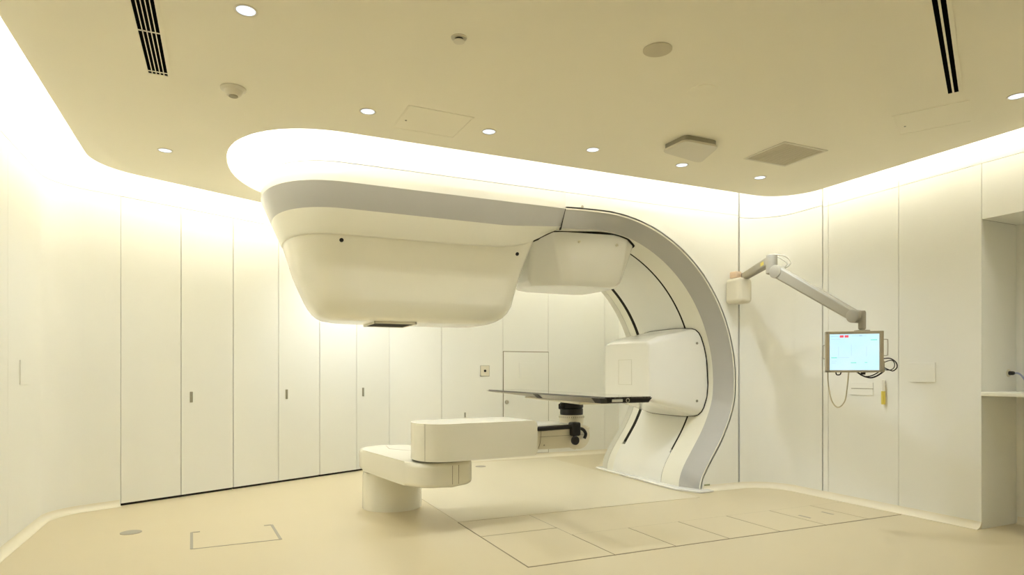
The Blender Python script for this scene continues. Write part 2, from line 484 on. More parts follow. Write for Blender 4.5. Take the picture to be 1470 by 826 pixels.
# access hatch outline
h1, h2 = on_z(275, 789, 0), on_z(403, 775, 0); h3, h4 = on_z(275, 765, 0), on_z(390, 754, 0)
x0, x1, y0, y1 = h1.x, h2.x, (h1.y+h2.y)/2, (h3.y+h4.y)/2
bm = bmesh.new(); w = 0.012; z0_, z1_ = 0.0, 0.0025
def line(a, b, w=0.012, z1_=0.0025):
    a = V2(a.x, a.y); b = V2(b.x, b.y); t = (b-a).normalized(); n = V2(-t.y, t.x)*w/2
    pts = [a-n, b-n, b+n, a+n]; prism(bm, pts, 0, z1_)
hd = (h2-h1).normalized()
line(h1, h2, 0.008); line(h1, h3, 0.02); line(h2, h4, 0.02); line(h3, h3+(h4-h3)*0.10, 0.016); line(h4, h4+(h3-h4)*0.10, 0.016)
tag(obj('floor_hatch', bm, M['mark'], smooth=False), 'rectangular access hatch outline with metal corners in the floor at lower left', 'hatch')
c = on_z(188, 765, 0); bm = bmesh.new(); lathe(bm, [(0.075, 0), (0.075, 0.003), (0.068, 0.005), (0.0, 0.005)], Vector((c.x, c.y, 0)))
tag(obj('floor_drain_cap', bm, M['mark']), 'round grey cap in the floor near the left wall corner', 'cap')
c = on_z(690, 670, 0.003); bm = bmesh.new(); lathe(bm, [(0.07, 0), (0.07, 0.002), (0.062, 0.004), (0.0, 0.004)], Vector((c.x, c.y, 0.003)))
tag(obj('floor_drain_cap', bm, M['mark']), 'round grey cap in the floor behind the couch arm', 'cap')

# ------------------------------------------------------------------ gantry arch
root = thing('gantry_arch', 'huge white curved gantry housing with grey band reaching from floor over the nozzle', 'gantry', (3.4, 6.1, 0))
YR0, YR1 = 6.86, 7.02
def oe(i):
    """inward offset and depth of the grey band at station i"""
    th = -14.6+(90+14.6)*i/60 if i <= 60 else 90
    t = min(1, max(0, (th+14.6)/38)); t = t*t*(3-2*t)
    return lerp(0.165, 0.105, t), lerp(0.10, 0.215, t)
def arch_strip(fa, fb, thick=0.03, i0=0, i1=None):
    """ribbon along the arch; fa, fb give (offset, y) of the two edges"""
    bm = bmesh.new(); i1 = len(arch) if i1 is None else i1
    secs = []
    for i in range(i0, i1):
        p, n = arch[i], archN[i]
        (oa, ya), (ob, yb) = fa(i), fb(i)
        pts = []
        for o, y in ((oa, ya), (ob, yb), (ob-thick, yb), (oa-thick, ya)):
            q = p+n*o; z = max(q.y, 0.0); pts.append(Vector((q.x, y, z)))
        secs.append(pts)
    rings(bm, secs); return bm
bmg = arch_strip(lambda i: (0.0, YF), lambda i: (oe(i)[0], YF+oe(i)[1]), 0.02)
# cream pin line along the outer edge of the band
obj('grey_band', bmg, M['grey'], root)
bmg = arch_strip(lambda i: (0.008, YF+0.003), lambda i: (-0.001, YF-0.0008), 0.006)
obj('edge_trim', bmg, M['cream'], root)
S1, S2 = 6.70, 5.78
obj('front_liner', arch_strip(lambda i: (oe(i)[0], YF+oe(i)[1]), lambda i: (oe(i)[0], S2-0.012)), M['cream'], root)
obj('liner', arch_strip(lambda i: (oe(i)[0], S2+0.016), lambda i: (oe(i)[0], S1-0.030)), M['white'], root)
obj('rear_liner', arch_strip(lambda i: (oe(i)[0], S1+0.030), lambda i: (oe(i)[0], YR0)), M['cream'], root)
obj('rear_rim', arch_strip(lambda i: (oe(i)[0]+0.004, YR0), lambda i: (oe(i)[0]-0.05, YR1+0.03), 0.03), M['rimgrey'], root)
# dark tracks seen through the slots
ia = next(i for i, p in enumerate(arch) if i > 60 and p.y < 0.30)
obj('track_slot', arch_strip(lambda i: (oe(i)[0]-0.001, S1-0.0305), lambda i: (oe(i)[0]-0.001, S1+0.0305), 0.01, 0, ia), M['gap'], root)
obj('track_slot', arch_strip(lambda i: (oe(i)[0]-0.001, S2-0.0125), lambda i: (oe(i)[0]-0.001, S2+0.0165), 0.01, 0, ia), M['gap'], root)
obj('slot_filler', arch_strip(lambda i: (oe(i)[0]-0.0005, S1-0.0302), lambda i: (oe(i)[0]-0.0005, S1+0.0302), 0.01, ia, None), M['white'], root)
obj('slot_filler', arch_strip(lambda i: (oe(i)[0]-0.0005, S2-0.0060), lambda i: (oe(i)[0]-0.0005, S2+0.0162), 0.01, ia, None), M['white'], root)
obj('slot_seam', arch_strip(lambda i: (oe(i)[0]-0.002, S2-0.0122), lambda i: (oe(i)[0]-0.002, S2-0.0058), 0.01, ia, None), M['gap'], root)
# plinth at the foot
bm = bmesh.new(); prism(bm, [(4.35, 5.43), (4.385, 5.33), (4.47, 5.17), (4.50, 5.15), (4.66, 5.15), (4.66, YR1+0.06), (4.44, YR1+0.06), (4.41, YR1+0.03)], 0, 0.022, 0.018, 4)
obj('plinth', bm, M['white'], root)

# arm (fixed upper housing) : plan outline mirrored about y = 6.06
YM, HB = 6.06, 0.81
def plan(d, n=2.35, seg=16, xs=(1.35, 1.85, 2.35, 2.5, 2.62, 2.76, 2.86, XJ)):
    """from the joint on the front side round the left end to the joint at the rear"""
    a, b = 0.64-d, HB-d
    fr = [V2(x, YM-b) for x in reversed(xs)]
    cv = []
    for k in range(2*seg+1):
        t = -PI/2-PI*k/(2*seg); c, s = math.cos(t), math.sin(t)
        cv.append(V2(0.95+a*math.copysign(abs(c)**(2/n), c) if abs(c) > 1e-9 else 0.95, YM+b*math.copysign(abs(s)**(2/n), s)))
    bk = [V2(x, YM+b) for x in xs]
    return fr+cv+bk
def zb(x): return interp([(2.2, 2.41), (2.42, 2.425), (2.6, 2.465), (2.76, 2.54), (2.86, 2.595), (XJ, 2.635)], x)
def sweep(levels, cap0=False, cap1=False):
    bm = bmesh.new(); secs = []
    for d, z in levels:
        P = plan(d)
        
        row = []
        for p in P:
            zz_ = z(p.x) if callable(z) else z
            row.append(Vector((p.x+(0.0 if abs(p.x-XJ) < 1e-6 else 0), p.y, zz_)))
        secs.append(row)
    L = rings(bm, secs, close=False, cap0=False, cap1=False)
    for k, cp in ((0, cap0), (-1, cap1)):
        if cp:
            r = L[k]; n = len(r)
            for i in range(n//2-1):
                a, b, c_, d_ = r[i], r[i+1], r[n-2-i], r[n-1-i]
                bm.faces.new((a, b, c_, d_))
            if n % 2: bm.faces.new((r[n//2-1], r[n//2], r[n//2+1]))
    return bm
bm = sweep([(0, 2.80), (0, ZSF-0.002)]); obj('upper_shell', bm, M['white'], root)
zgb = lambda x: interp([(2.4, 2.605), (XJ, 2.65)], x)
bm = sweep([(0.0, 2.80), (0.006, 2.79), (0.088, zgb)]); obj('grey_band', bm, M['grey'], root)
bm = sweep([(0.088, zgb), (0.09, lambda x: zgb(x)-0.004), (0.13, lambda x: lerp(zgb(x), zb(x), .5)), (0.162, lambda x: zb(x)+0.03), (0.170, lambda x: zb(x)+0.010), (0.178, lambda x: zb(x)+0.002), (0.19, zb)], cap1=True)
obj('lower_band', bm, M['cream'], root)
bm = bmesh.new(); P = plan(0); secs = []
bm = sweep([(0, ZSF+0.002), (0, ZT)])
struct(obj('trim_2', bm, M['wall']))
# joint line between arm and arch
bm = bmesh.new(); box(bm, XJ-0.003, XJ+0.003, YF-0.001, YF+0.03, 2.62, 2.80)
for v in bm.verts:
    if v.co.z < 2.7: v.co.y += 0.092
obj('joint_seam', bm, M['gap'], root)
# small bolts
def bolt(parent, c, axis, r=0.016, name='bolt', m='metal'):
    bm = bmesh.new(); lathe(bm, [(r, -0.004), (r, 0.003), (r*0.8, 0.005), (r*0.55, 0.005), (r*0.5, 0.001), (0, 0.001)], c, axis, 20)
    return obj(name, bm, [M[m]], parent)
p = on_y(836, 297, YF); bolt(root, Vector((p.x, YF, p.z)), Vector((0, -1, 0)), 0.014)
p = on_y(1014, 700, YF)
bm = bmesh.new(); box(bm, p.x-0.03, p.x+0.045, YF-0.004, YF-0.0005, 0.052, 0.068, 0.001, 1)
obj('maker_plate', bm, M['plaque'], root)

# ------------------------------------------------------------------ nozzle housing
def rrect(x0, x1, y0, y1, z, rl, rr, seg=9, zf=None):
    """rounded rectangle; rl, rr = (rx, ry) of left and right corners"""
    out = []
    for (cx, cy, (rx, ry), a0) in ((x0+rl[0], y0+rl[1], rl, PI), (x1-rr[0], y0+rr[1], rr, 1.5*PI), (x1-rr[0], y1-rr[1], rr, 0), (x0+rl[0], y1-rl[1], rl, PI/2)):
        for k in range(seg+1):
            a = a0+PI/2*k/seg; out.append(Vector((cx+rx*math.cos(a), cy+ry*math.sin(a), z)))
    # a few points along the long front and back sides keep them evenly divided
    if zf:
        for v in out: v.z = zf(v)
    return out
noz = thing('treatment_nozzle', 'large cream tapered treatment nozzle housing hanging under the left end of the arm', 'machine', (1.6, 6.06, 1.715))
def zt(v): return zb(v.x)+0.004
def stadium(x0, x1, b, aL, nL, aR, nR, seg=14):
    out = []
    for k in range(2*seg+1):
        t = -PI/2-PI*k/(2*seg); c, q = math.cos(t), math.sin(t)
        c = 0 if abs(c) < 1e-9 else c; q = 0 if abs(q) < 1e-9 else q
        out.append(V2(x0+aL+aL*math.copysign(abs(c)**(2/nL), c), YM+b*math.copysign(abs(q)**(2/nL), q)))
    for k in range(2*seg+1):
        t = PI/2-PI*k/(2*seg); c, q = math.cos(t), math.sin(t)
        c = 0 if abs(c) < 1e-9 else c; q = 0 if abs(q) < 1e-9 else q
        out.append(V2(x1-aR+aR*math.copysign(abs(c)**(2/nR), c), YM+b*math.copysign(abs(q)**(2/nR), q)))
    return out
#      z (relative to the underside of the arm for the first two), x0, x1, half depth, left axis, left power, right axis, right power
SN = [('u', 0.015, 0.500, 2.80, 0.622, 0.458, 2.35, 0.25, 4.0),
      ('u', -0.025, 0.500, 2.785, 0.620, 0.458, 2.35, 0.25, 4.0),
      ('z', 2.30, 0.525, 2.745, 0.562, 0.46, 2.45, 0.25, 3.6),
      ('z', 2.20, 0.555, 2.715, 0.512, 0.46, 2.6, 0.26, 3.3),
      ('z', 2.13, 0.578, 2.695, 0.495, 0.46, 2.7, 0.27, 3.1),
      ('z', 2.00, 0.635, 2.660, 0.488, 0.46, 2.8, 0.28, 3.0),
      ('z', 1.90, 0.682, 2.635, 0.478, 0.45, 2.9, 0.28, 3.0),
      ('z', 1.84, 0.715, 2.605, 0.450, 0.43, 2.9, 0.28, 3.0),
      ('z', 1.79, 0.750, 2.560, 0.412, 0.41, 2.9, 0.28, 3.0),
      ('z', 1.755, 0.790, 2.505, 0.365, 0.38, 2.9, 0.27, 3.0),
      ('z', 1.735, 0.830, 2.450, 0.318, 0.34, 2.9, 0.26, 3.0),
      ('z', 1.722, 0.900, 2.370, 0.260, 0.28, 2.9, 0.22, 3.0),
      ('z', 1.716, 1.000, 2.250, 0.190, 0.20, 2.9, 0.18, 3.0)]
secs = []
for (kd, z, *pp) in SN:
    P = stadium(*pp)
    if kd == 'u': secs.append([Vector((p.x, p.y, zb(p.x)+z)) for p in P])
    else: secs.append([Vector((p.x, p.y, z+max(0, min(1, (z-2.13)/0.25))*max(0, zb(p.x)-2.41)*0.85)) for p in P])
bm = bmesh.new(); rings(bm, secs)
obj('housing', bm, M['couch'], noz, angle=40)
for (px, py, y, r) in ((490, 345, 5.462, 0.021), (742, 365, 5.476, 0.021)):
    p = on_y(px, py, y); bolt(noz, Vector((p.x, y-0.007, p.z)), Vector((0, -1, -0.55)), r*0.85, m='black')
bm = bmesh.new()
x0_, x1_ = 1.26, 1.66
for (a, b, c, d) in ((x0_, x1_, 5.80, 5.815), (x0_, x1_, 6.285, 6.30), (x0_, x0_+0.015, 5.80, 6.30), (x1_-0.015, x1_, 5.80, 6.30)):
    box(bm, a, b, c, d, 1.700, 1.722, 0.002, 1)
obj('window_frame', bm, M['plastic'], noz)
bm = bmesh.new(); box(bm, x0_+0.015, x1_-0.015, 5.815, 6.285, 1.706, 1.722)
obj('beam_window', bm, M['gap'], noz, smooth=False)

# ------------------------------------------------------------------ upper x-ray housing (hangs from the top of the ring)
def resample(poly, n):
    P = [Vector(p) for p in poly]; P.append(P[0]); L = [0]
    for a, b in zip(P[:-1], P[1:]): L.append(L[-1]+(b-a).length)
    out = []
    for k in range(n):
        s = L[-1]*k/n
        for i in range(len(P)-1):
            if s <= L[i+1]: out.append(P[i].lerp(P[i+1], (s-L[i])/max(1e-9, L[i+1]-L[i]))); break
    return out
def chaikin(poly, it=2, w=0.2):
    P = [Vector(p) for p in poly]
    for _ in range(it):
        Q = []
        for i in range(len(P)):
            a, b = P[i], P[(i+1) % len(P)]; Q += [a.lerp(b, w), a.lerp(b, 1-w)]
        P = Q
    return P
def ring_z(x, off=0.0):
    """underside height of the arch above x"""
    for i in range(0, 75):
        a = arch[i]+archN[i]*oe(i)[0]; b = arch[i+1]+archN[i+1]*oe(i+1)[0]
        if a.x <= x <= b.x: return lerp(a.y, b.y, (x-a.x)/(b.x-a.x))
    return zb(x)
def topz(p): return ring_z(p.x) if p.x > XJ else zb(p.x)
xr = thing('xray_housing', 'white faceted imaging housing under the top of the gantry ring, right of the nozzle', 'machine', (3.4, 6.1, 2.16))
top = [(2.76, 5.52, 0), (2.95, 5.475, 0), (3.80, 5.475, 0), (3.97, 5.58, 0), (4.0, 6.0, 0), (3.97, 6.62, 0), (3.80, 6.66, 0), (2.90, 6.66, 0), (2.76, 6.60, 0), (2.74, 6.1, 0)]
mid = [(2.83, 5.72, 2.42), (3.06, 5.56, 2.42), (3.83, 5.575, 2.42), (3.94, 5.66, 2.42), (3.965, 6.0, 2.42), (3.93, 6.56, 2.42), (3.78, 6.60, 2.42), (2.98, 6.60, 2.42), (2.85, 6.56, 2.42), (2.82, 6.1, 2.42)]
low = [(2.89, 5.91, 2.22), (3.20, 5.70, 2.22), (3.85, 5.70, 2.22), (3.93, 5.78, 2.22), (3.94, 6.0, 2.22), (3.90, 6.48, 2.22), (3.76, 6.54, 2.22), (3.05, 6.54, 2.22), (2.93, 6.48, 2.22), (2.89, 6.2, 2.22)]
bot = [(2.95, 5.96, 2.165), (3.23, 5.76, 2.165), (3.82, 5.76, 2.165), (3.89, 5.83, 2.165), (3.90, 6.0, 2.165), (3.86, 6.42, 2.165), (3.73, 6.48, 2.165), (3.10, 6.48, 2.165), (2.99, 6.42, 2.165), (2.95, 6.2, 2.165)]
S4 = []
for k, s in enumerate((top, mid, low, bot)):
    c4 = chaikin(s, 2, 0.10)
    if k == 0:
        for v in c4: v.z = topz(v)+0.025
    S4.append(c4)
# extra level just inside the bottom for a soft edge
cen = Vector((3.42, 6.1, 0))
S4.append([Vector((lerp(v.x, cen.x, .08), lerp(v.y, cen.y, .08), 2.155)) for v in S4[-1]])
ins = [a.lerp(b, 0.86) for a, b in zip(S4[1], S4[2])]
bm = bmesh.new(); rings(bm, S4, cap0=False)
obj('housing', bm, M['white'], xr, angle=30)
bm = bmesh.new(); rim = [Vector((lerp(v.x, cen.x, -0.012), lerp(v.y, cen.y, -0.02), 0)) for v in S4[0]]
rimo = [Vector((v.x, v.y, topz(v)+0.015)) for v in rim]; rimi = [Vector((v.x, v.y, topz(v)-0.003)) for v in rim]
rimc = [Vector((lerp(v.x, cen.x, .04), lerp(v.y, cen.y, .06), topz(v)-0.007)) for v in S4[0]]; rings(bm, [rimo, rimi, rimc], cap0=False, cap1=False); obj('rim_gasket', bm, M['gap'], xr)
for (px, py, y) in ((832, 347, 5.50), (886, 352, 5.505)):
    p = on_y(px, py, y); bolt(xr, Vector((p.x, y+0.006, p.z)), Vector((0, -1, -0.3)), 0.014, m='plastic')

# ------------------------------------------------------------------ lower x-ray housing (on the side of the ring)
xr2 = thing('xray_housing', 'white box-shaped imaging housing on the upright side of the gantry ring, behind the tabletop', 'machine', (4.6, 6.1, 0.75))
def ring_x(z, off=0.0):
    # inner surface of the arch at height z
    best = None
    for i in range(40, len(arch)-1):
        a = arch[i]+archN[i]*oe(i)[0]; b = arch[i+1]+archN[i+1]*oe(i+1)[0]
        if (a.y-z)*(b.y-z) <= 0: return lerp(a.x, b.x, (z-a.y)/((b.y-a.y) or 1e-9))-off
    return 4.9
def yz(yl, yh, zl, zh, cy, x, side=None):
    pts = [(yl+cy, zl), (yh-cy, zl), (yh, zl+cy), (yh, zh-cy), (yh-cy, zh), (yl+cy, zh), (yl, zh-cy), (yl, zl+cy)]
    c8 = chaikin([Vector((0, a, b)) for a, b in pts], 2, 0.2)
    for v in c8: v.x = ring_x(v.z, 0.0)+0.004 if x is None else x
    return c8
A0 = yz(5.545, 6.66, 0.745, 1.755, 0.10, None)
secs = [A0]
cenb = Vector((0, 6.1, 1.255))
A1 = [Vector((v.x-0.05, v.y, v.z)) for v in A0]
secs.append([Vector((v.x-0.03, v.y, v.z)) for v in A0])
E0 = yz(5.60, 6.56, 0.885, 1.66, 0.06, 4.34); E1 = yz(5.645, 6.53, 0.935, 1.60, 0.04, 4.215); E2 = yz(5.68, 6.50, 0.965, 1.57, 0.02, 4.20)
secs.append([a.lerp(b, 0.5)+Vector((0.03, 0, 0)) for a, b in zip(secs[-1], E0)])
secs += [E0, E1, E2]
bm = bmesh.new(); rings(bm, secs, cap0=False); obj('housing', bm, M['white'], xr2, angle=40)
bm = bmesh.new()
g0 = [Vector((v.x+0.002, lerp(v.y, 6.1, -0.012), lerp(v.z, 1.255, -0.012))) for v in A0]; g1 = [Vector((v.x-0.012, v.y, v.z)) for v in g0]
for v in g0: v.x = ring_x(v.z)+0.004
for v in g1: v.x = ring_x(v.z)-0.008
g2 = [Vector((v.x, lerp(v.y, 6.1, .05), lerp(v.z, 1.255, .05))) for v in g1]; rings(bm, [g0, g1, g2], cap0=False, cap1=False); obj('rim_gasket', bm, M['gap'], xr2)
for (px, py) in ((1001, 493), (1001, 576)):
    d = ray(px, py)
    # on the near flank of the housing
    y = 5.555; p = on_y(px, py, y); bolt(xr2, Vector((p.x, y+0.004, p.z)), Vector((-0.1, -1, 0)), 0.014, m='handle')
a, b = on_x(888, 517, 4.2), on_x(907, 553, 4.2)
bm = bmesh.new()
y0_, y1_, z0_, z1_ = b.y, a.y, b.z, a.z
for q in ((y0_, y1_, z0_, z0_+0.004), (y0_, y1_, z1_-0.004, z1_), (y0_, y0_+0.004, z0_, z1_), (y1_-0.004, y1_, z0_, z1_)):
    box(bm, 4.1975, 4.202, *q)
obj('access_panel', bm, M['rimgrey'], xr2, smooth=False)

# ------------------------------------------------------------------ treatment couch
PC = V2(1.44, 5.86)
couch = thing('treatment_couch', 'cream robotic treatment couch on a round pedestal with a thin black tabletop', 'couch', (PC.x, PC.y, 0))
bm = bmesh.new(); lathe(bm, [(0.272, 0), (0.270, 0.30), (0.262, 0.335), (0.20, 0.345), (0, 0.345)], Vector((PC.x, PC.y, 0.0)), n=64)
obj('pedestal', bm, M['couch'], couch)
bm = bmesh.new(); lathe(bm, [(0.245, 0.30), (0.245, 0.352), (0, 0.352)], Vector((PC.x, PC.y, 0.0)), n=48)
obj('pivot_ring', bm, M['gap'], couch)
def slab(bm, p, q, w0, w1, z0, z1, bev, seg=14, endpow=2.6):
    """plan capsule from p to q"""
    d = (q-p).normalized(); n = V2(-d.y, d.x); out = []
    for k in range(seg+1):
        a = PI/2+PI*k/seg; c, s = math.cos(a), math.sin(a)
        e = 2/endpow; c = math.copysign(abs(c)**e, c); s = math.copysign(abs(s)**e, s)
        out.append(p+d*(c*w0)+n*(s*w0))
    for k in range(seg+1):
        a = -PI/2+PI*k/seg; c, s = math.cos(a), math.sin(a)
        e = 2/endpow; c = math.copysign(abs(c)**e, c); s = math.copysign(abs(s)**e, s)
        out.append(q+d*(c*w1)+n*(s*w1))
    prism(bm, out, z0, z1, bev, 4); return out
P1 = V2(1.58, 4.97)
bm = bmesh.new(); slab_out = slab(bm, PC, P1, 0.285, 0.275, 0.352, 0.545, 0.035)
lower = obj('lower_arm', bm, M['couch'], couch)
# inlaid lid line on the lower arm and end cap seams
d = (P1-PC).normalized(); n = V2(-d.y, d.x)
bm = bmesh.new()
a = PC+d*(-0.10)+n*0.10; b = P1+d*(-0.25)+n*0.10
def strip3(bm, a, b, z, w=0.004, h=0.002):
    t = (b-a).normalized(); m_ = V2(-t.y, t.x)*w/2
    prism(bm, [a-m_, b-m_, b+m_, a+m_], z, z+h)
strip3(bm, PC+d*0.05-n*0.05, PC+d*0.62+n*0.20, 0.544)
strip3(bm, PC-d*0.20+n*0.02, PC+d*0.05-n*0.05, 0.544)
obj('lid_seam', bm, M['seam'], lower)
def proj_px(p): return CX+FPX*(p.x*RX+p.y*RY)/(p.x*FX+p.y*FY)
for tpx in (649.5, 658.5):
    best = min((q for q in slab_out if q.y < P1.y), key=lambda q: abs(proj_px(q)-tpx))
    i = slab_out.index(best); j = i+1 if (proj_px(slab_out[(i+1) % len(slab_out)])-tpx)*(proj_px(best)-tpx) < 0 else i-1
    o_ = slab_out[j]; f = (tpx-proj_px(best))/(proj_px(o_)-proj_px(best)); q = best.lerp(o_, f)
    nn_ = (q-P1).normalized(); m4 = Matrix.Translation((q.x, q.y, 0)) @ Matrix.Rotation(math.atan2(nn_.y, nn_.x), 4, 'Z')
    bm = bmesh.new(); box(bm, -0.01, 0.0008, -0.0018, 0.0018, 0.375, 0.522, 0, 1, m4)
    obj('cap_seam', bm, M['seam'], lower, smooth=False)
bm = bmesh.new(); lathe(bm, [(0.19, 0.540), (0.19, 0.562), (0, 0.562)], Vector((P1.x, P1.y, 0)), n=48)
obj('pivot_ring', bm, M['gap'], couch)
# upper arm
ud = V2(0.996, 0.087); un = V2(-ud.y, ud.x)
U0 = V2(1.375, 4.61)
ang = math.atan2(ud.y, ud.x)
mU = Matrix.Translation((U0.x, U0.y, 0)) @ Matrix.Rotation(ang, 4, 'Z')
UL, UW, UZ0, UZ1 = 1.0, 0.50, 0.562, 0.853
def arm_shell():
    out = []
    for k in range(25):
        a = PI/2+PI*k/24; c, q = math.cos(a), math.sin(a); c = 0 if abs(c) < 1e-9 else c; q = 0 if abs(q) < 1e-9 else q
        e = 2/2.3; out.append((0.262+0.25*math.copysign(abs(c)**e, c), UW/2+UW/2*math.copysign(abs(q)**e, q)))
    out += [(0.29, 0.0), (0.32, 0.0), (UL-0.06, 0.0), (UL-0.03, 0.0), (UL, 0.0), (UL, UW), (UL-0.03, UW), (UL-0.06, UW), (0.32, UW), (0.29, UW)]
    bm = bmesh.new(); prism(bm, out, UZ0, UZ1, 0.032, 5); return bm
for nm, cut, side in (('upper_arm', 0.050, True), ('end_cover', 0.0465, False)):
    bm = arm_shell()
    r = bmesh.ops.bisect_plane(bm, geom=list(bm.verts)+list(bm.edges)+list(bm.faces), plane_co=(cut, 0, 0), plane_no=(1, 0, 0), clear_inner=side, clear_outer=not side)
    bmesh.ops.holes_fill(bm, edges=[e for e in bm.edges if e.is_boundary])
    bmesh.ops.transform(bm, matrix=mU, verts=bm.verts)
    o_ = obj(nm, bm, M['couch'], couch)
    if side: upper = o_
bm = arm_shell()
for v in bm.verts: v.co = Vector((lerp(v.co.x, 0.5, 0.01), lerp(v.co.y, UW/2, 0.02), lerp(v.co.z, (UZ0+UZ1)/2, 0.03)))
bmesh.ops.bisect_plane(bm, geom=list(bm.verts)+list(bm.edges)+list(bm.faces), plane_co=(0.04, 0, 0), plane_no=(1, 0, 0), clear_inner=True)
bmesh.ops.bisect_plane(bm, geom=list(bm.verts)+list(bm.edges)+list(bm.faces), plane_co=(0.06, 0, 0), plane_no=(1, 0, 0), clear_outer=True)
bmesh.ops.transform(bm, matrix=mU, verts=bm.verts)
obj('end_gasket', bm, M['seam'], couch)
# wrist body, side profile in the u (along arm) / z plane
def side_prism(pts, v0, v1, bev=0.0):
    bm = bmesh.new()
    a = [bm.verts.new(mU @ Vector((p[0], v0, p[1]))) for p in pts]; b = [bm.verts.new(mU @ Vector((p[0], v1, p[1]))) for p in pts]
    fa = bm.faces.new(a); fb = bm.faces.new(b[::-1])
    for i in range(len(pts)):
        j = (i+1) % len(pts); bm.faces.new((a[j], a[i], b[i], b[j]))
    if bev: bmesh.ops.bevel(bm, geom=list(fa.edges)+list(fb.edges), offset=bev, segments=3, affect='EDGES')
    return bm
pr = [(0.985, 0.60), (1.10, 0.60), (1.30, 0.612), (1.36, 0.600)]
for k in range(0, 13):
    a = math.radians(-115+150*k/12); pr.append((1.475+0.115*math.cos(a), 0.695+0.115*math.sin(a)))
pr += [(1.565, 0.775), (1.50, 0.795), (0.985, 0.795)]
obj('wrist_body', side_prism(pr, 0.06, 0.44, 0.012), M['plastic'], couch)
bm = bmesh.new(); box(bm, 0.99, 1.03, 0.03, 0.47, 0.585, 0.80, 0.012, 3, mU)
obj('wrist_collar', bm, M['plastic'], couch)
bm = bmesh.new(); box(bm, 1.0, 1.42, 0.085, 0.43, 0.795, 0.806, 0.003, 2, mU)
obj('wrist_cover', bm, M['white'], couch)
bm = bmesh.new()
tube(bm, [mU @ Vector(p) for p in ((0.995, 0.045, 0.776), (1.1, 0.045, 0.777), (1.25, 0.045, 0.780), (1.40, 0.045, 0.782))], 0.020, 12)
rail = obj('rail', bm, M['black'], couch)
bm = bmesh.new(); box(bm, 1.365, 1.45, 0.005, 0.09, 0.70, 0.82, 0.016, 3, mU)
tube(bm, [mU @ Vector(p) for p in ((1.41, 0.04, 0.73), (1.40, 0.03, 0.69), (1.385, 0.02, 0.66))], 0.016, 10)
tube(bm, smoothpath([mU @ Vector(p) for p in ((1.43, 0.04, 0.765), (1.485, 0.035, 0.755), (1.515, 0.03, 0.715), (1.50, 0.03, 0.675))], 5), 0.014, 10)
obj('clamp', bm, M['black'], couch)
bm = bmesh.new(); lathe(bm, [(0.034, -0.014), (0.038, -0.008), (0.038, 0.010), (0.032, 0.016), (0, 0.016)], mU @ Vector((1.385, 0.005, 0.665)), Vector((-un.x*-1, -un.y, 0)) if False else Vector((-un.x, -un.y, 0)), 24)
obj('clamp_knob', bm, M['black'], couch)
bm = bmesh.new()
for (u0, u1, zz, w) in ((1.06, 1.55, 0.705, 0.0025),):
    box(bm, u0, u1, 0.058, 0.0605, zz, zz+w, 0, 1, mU)
tube(bm, smoothpath([mU @ Vector(p) for p in ((1.075, 0.0595, 0.775), (1.065, 0.0595, 0.66), (1.04, 0.0595, 0.605))], 5), 0.002, 6)
obj('panel_seam', bm, M['seam'], couch)
bolt(couch, mU @ Vector((1.105, 0.060, 0.635)), Vector((-un.x, -un.y, 0)), 0.006, 'screw', 'handle')
# column and tabletop
TCX, TCY = 2.83, 4.93
c_ = Vector((TCX, TCY, 0))
bm = bmesh.new(); lathe(bm, [(0.108, 0.795), (0.108, 0.835), (0.112, 0.845), (0.112, 0.868), (0.100, 0.875), (0, 0.875)], c_, n=48)
ds = obj('rotation_dial', bm, M['plastic'], couch)
bm = bmesh.new()
for k in range(36):
    a = 2*PI*k/36; m4 = Matrix.Translation(c_) @ Matrix.Rotation(a, 4, 'Z'); box(bm, 0.111, 0.1132, -0.003, 0.003, 0.850, 0.862, 0, 1, m4)
obj('scale_marks', bm, M['mark'], ds, smooth=False)
bm = bmesh.new(); lathe(bm, [(0.098, 0.873), (0.102, 0.885), (0.102, 0.925), (0.094, 0.932), (0.104, 0.940), (0.104, 0.975), (0.09, 0.990), (0, 0.990)], c_, n=48)
obj('column', bm, M['black'], couch)
bm = bmesh.new(); m4 = Matrix.Translation((TCX-0.115, TCY-0.02, 0.955)) @ Matrix.Rotation(0.4, 4, 'Z')
box(bm, -0.02, 0.02, -0.02, 0.02, -0.03, 0.02, 0.008, 2, m4)
lathe(bm, [(0.014, -0.02), (0.014, 0.02), (0, 0.02)], Vector((TCX-0.125, TCY-0.05, 0.965)), Vector((-0.4, -1, 0)), 14)
obj('lock_lever', bm, M['black'], couch)
TX0, TX1, TY0, TY1, TZ = 2.562, 2.975, 3.95, 6.32, 1.068
bm = bmesh.new(); box(bm, TX0+0.05, TX1-0.05, 4.42, 5.45, 0.990, 1.022, 0.012, 3)
for v in bm.verts:
    if v.co.z < 1.006 and v.co.y > 5.2: v.co.z += 0.016
obj('mount_plate', bm, M['plastic'], couch)
# top skin: thin carbon sheet; underside tray: tapered
def table_sec(y, z0, z1, ins0, ins1): return [Vector((TX0+ins0, y, z0)), Vector((TX1-ins0, y, z0)), Vector((TX1-ins1, y, z1)), Vector((TX0+ins1, y, z1))]
bm = bmesh.new()
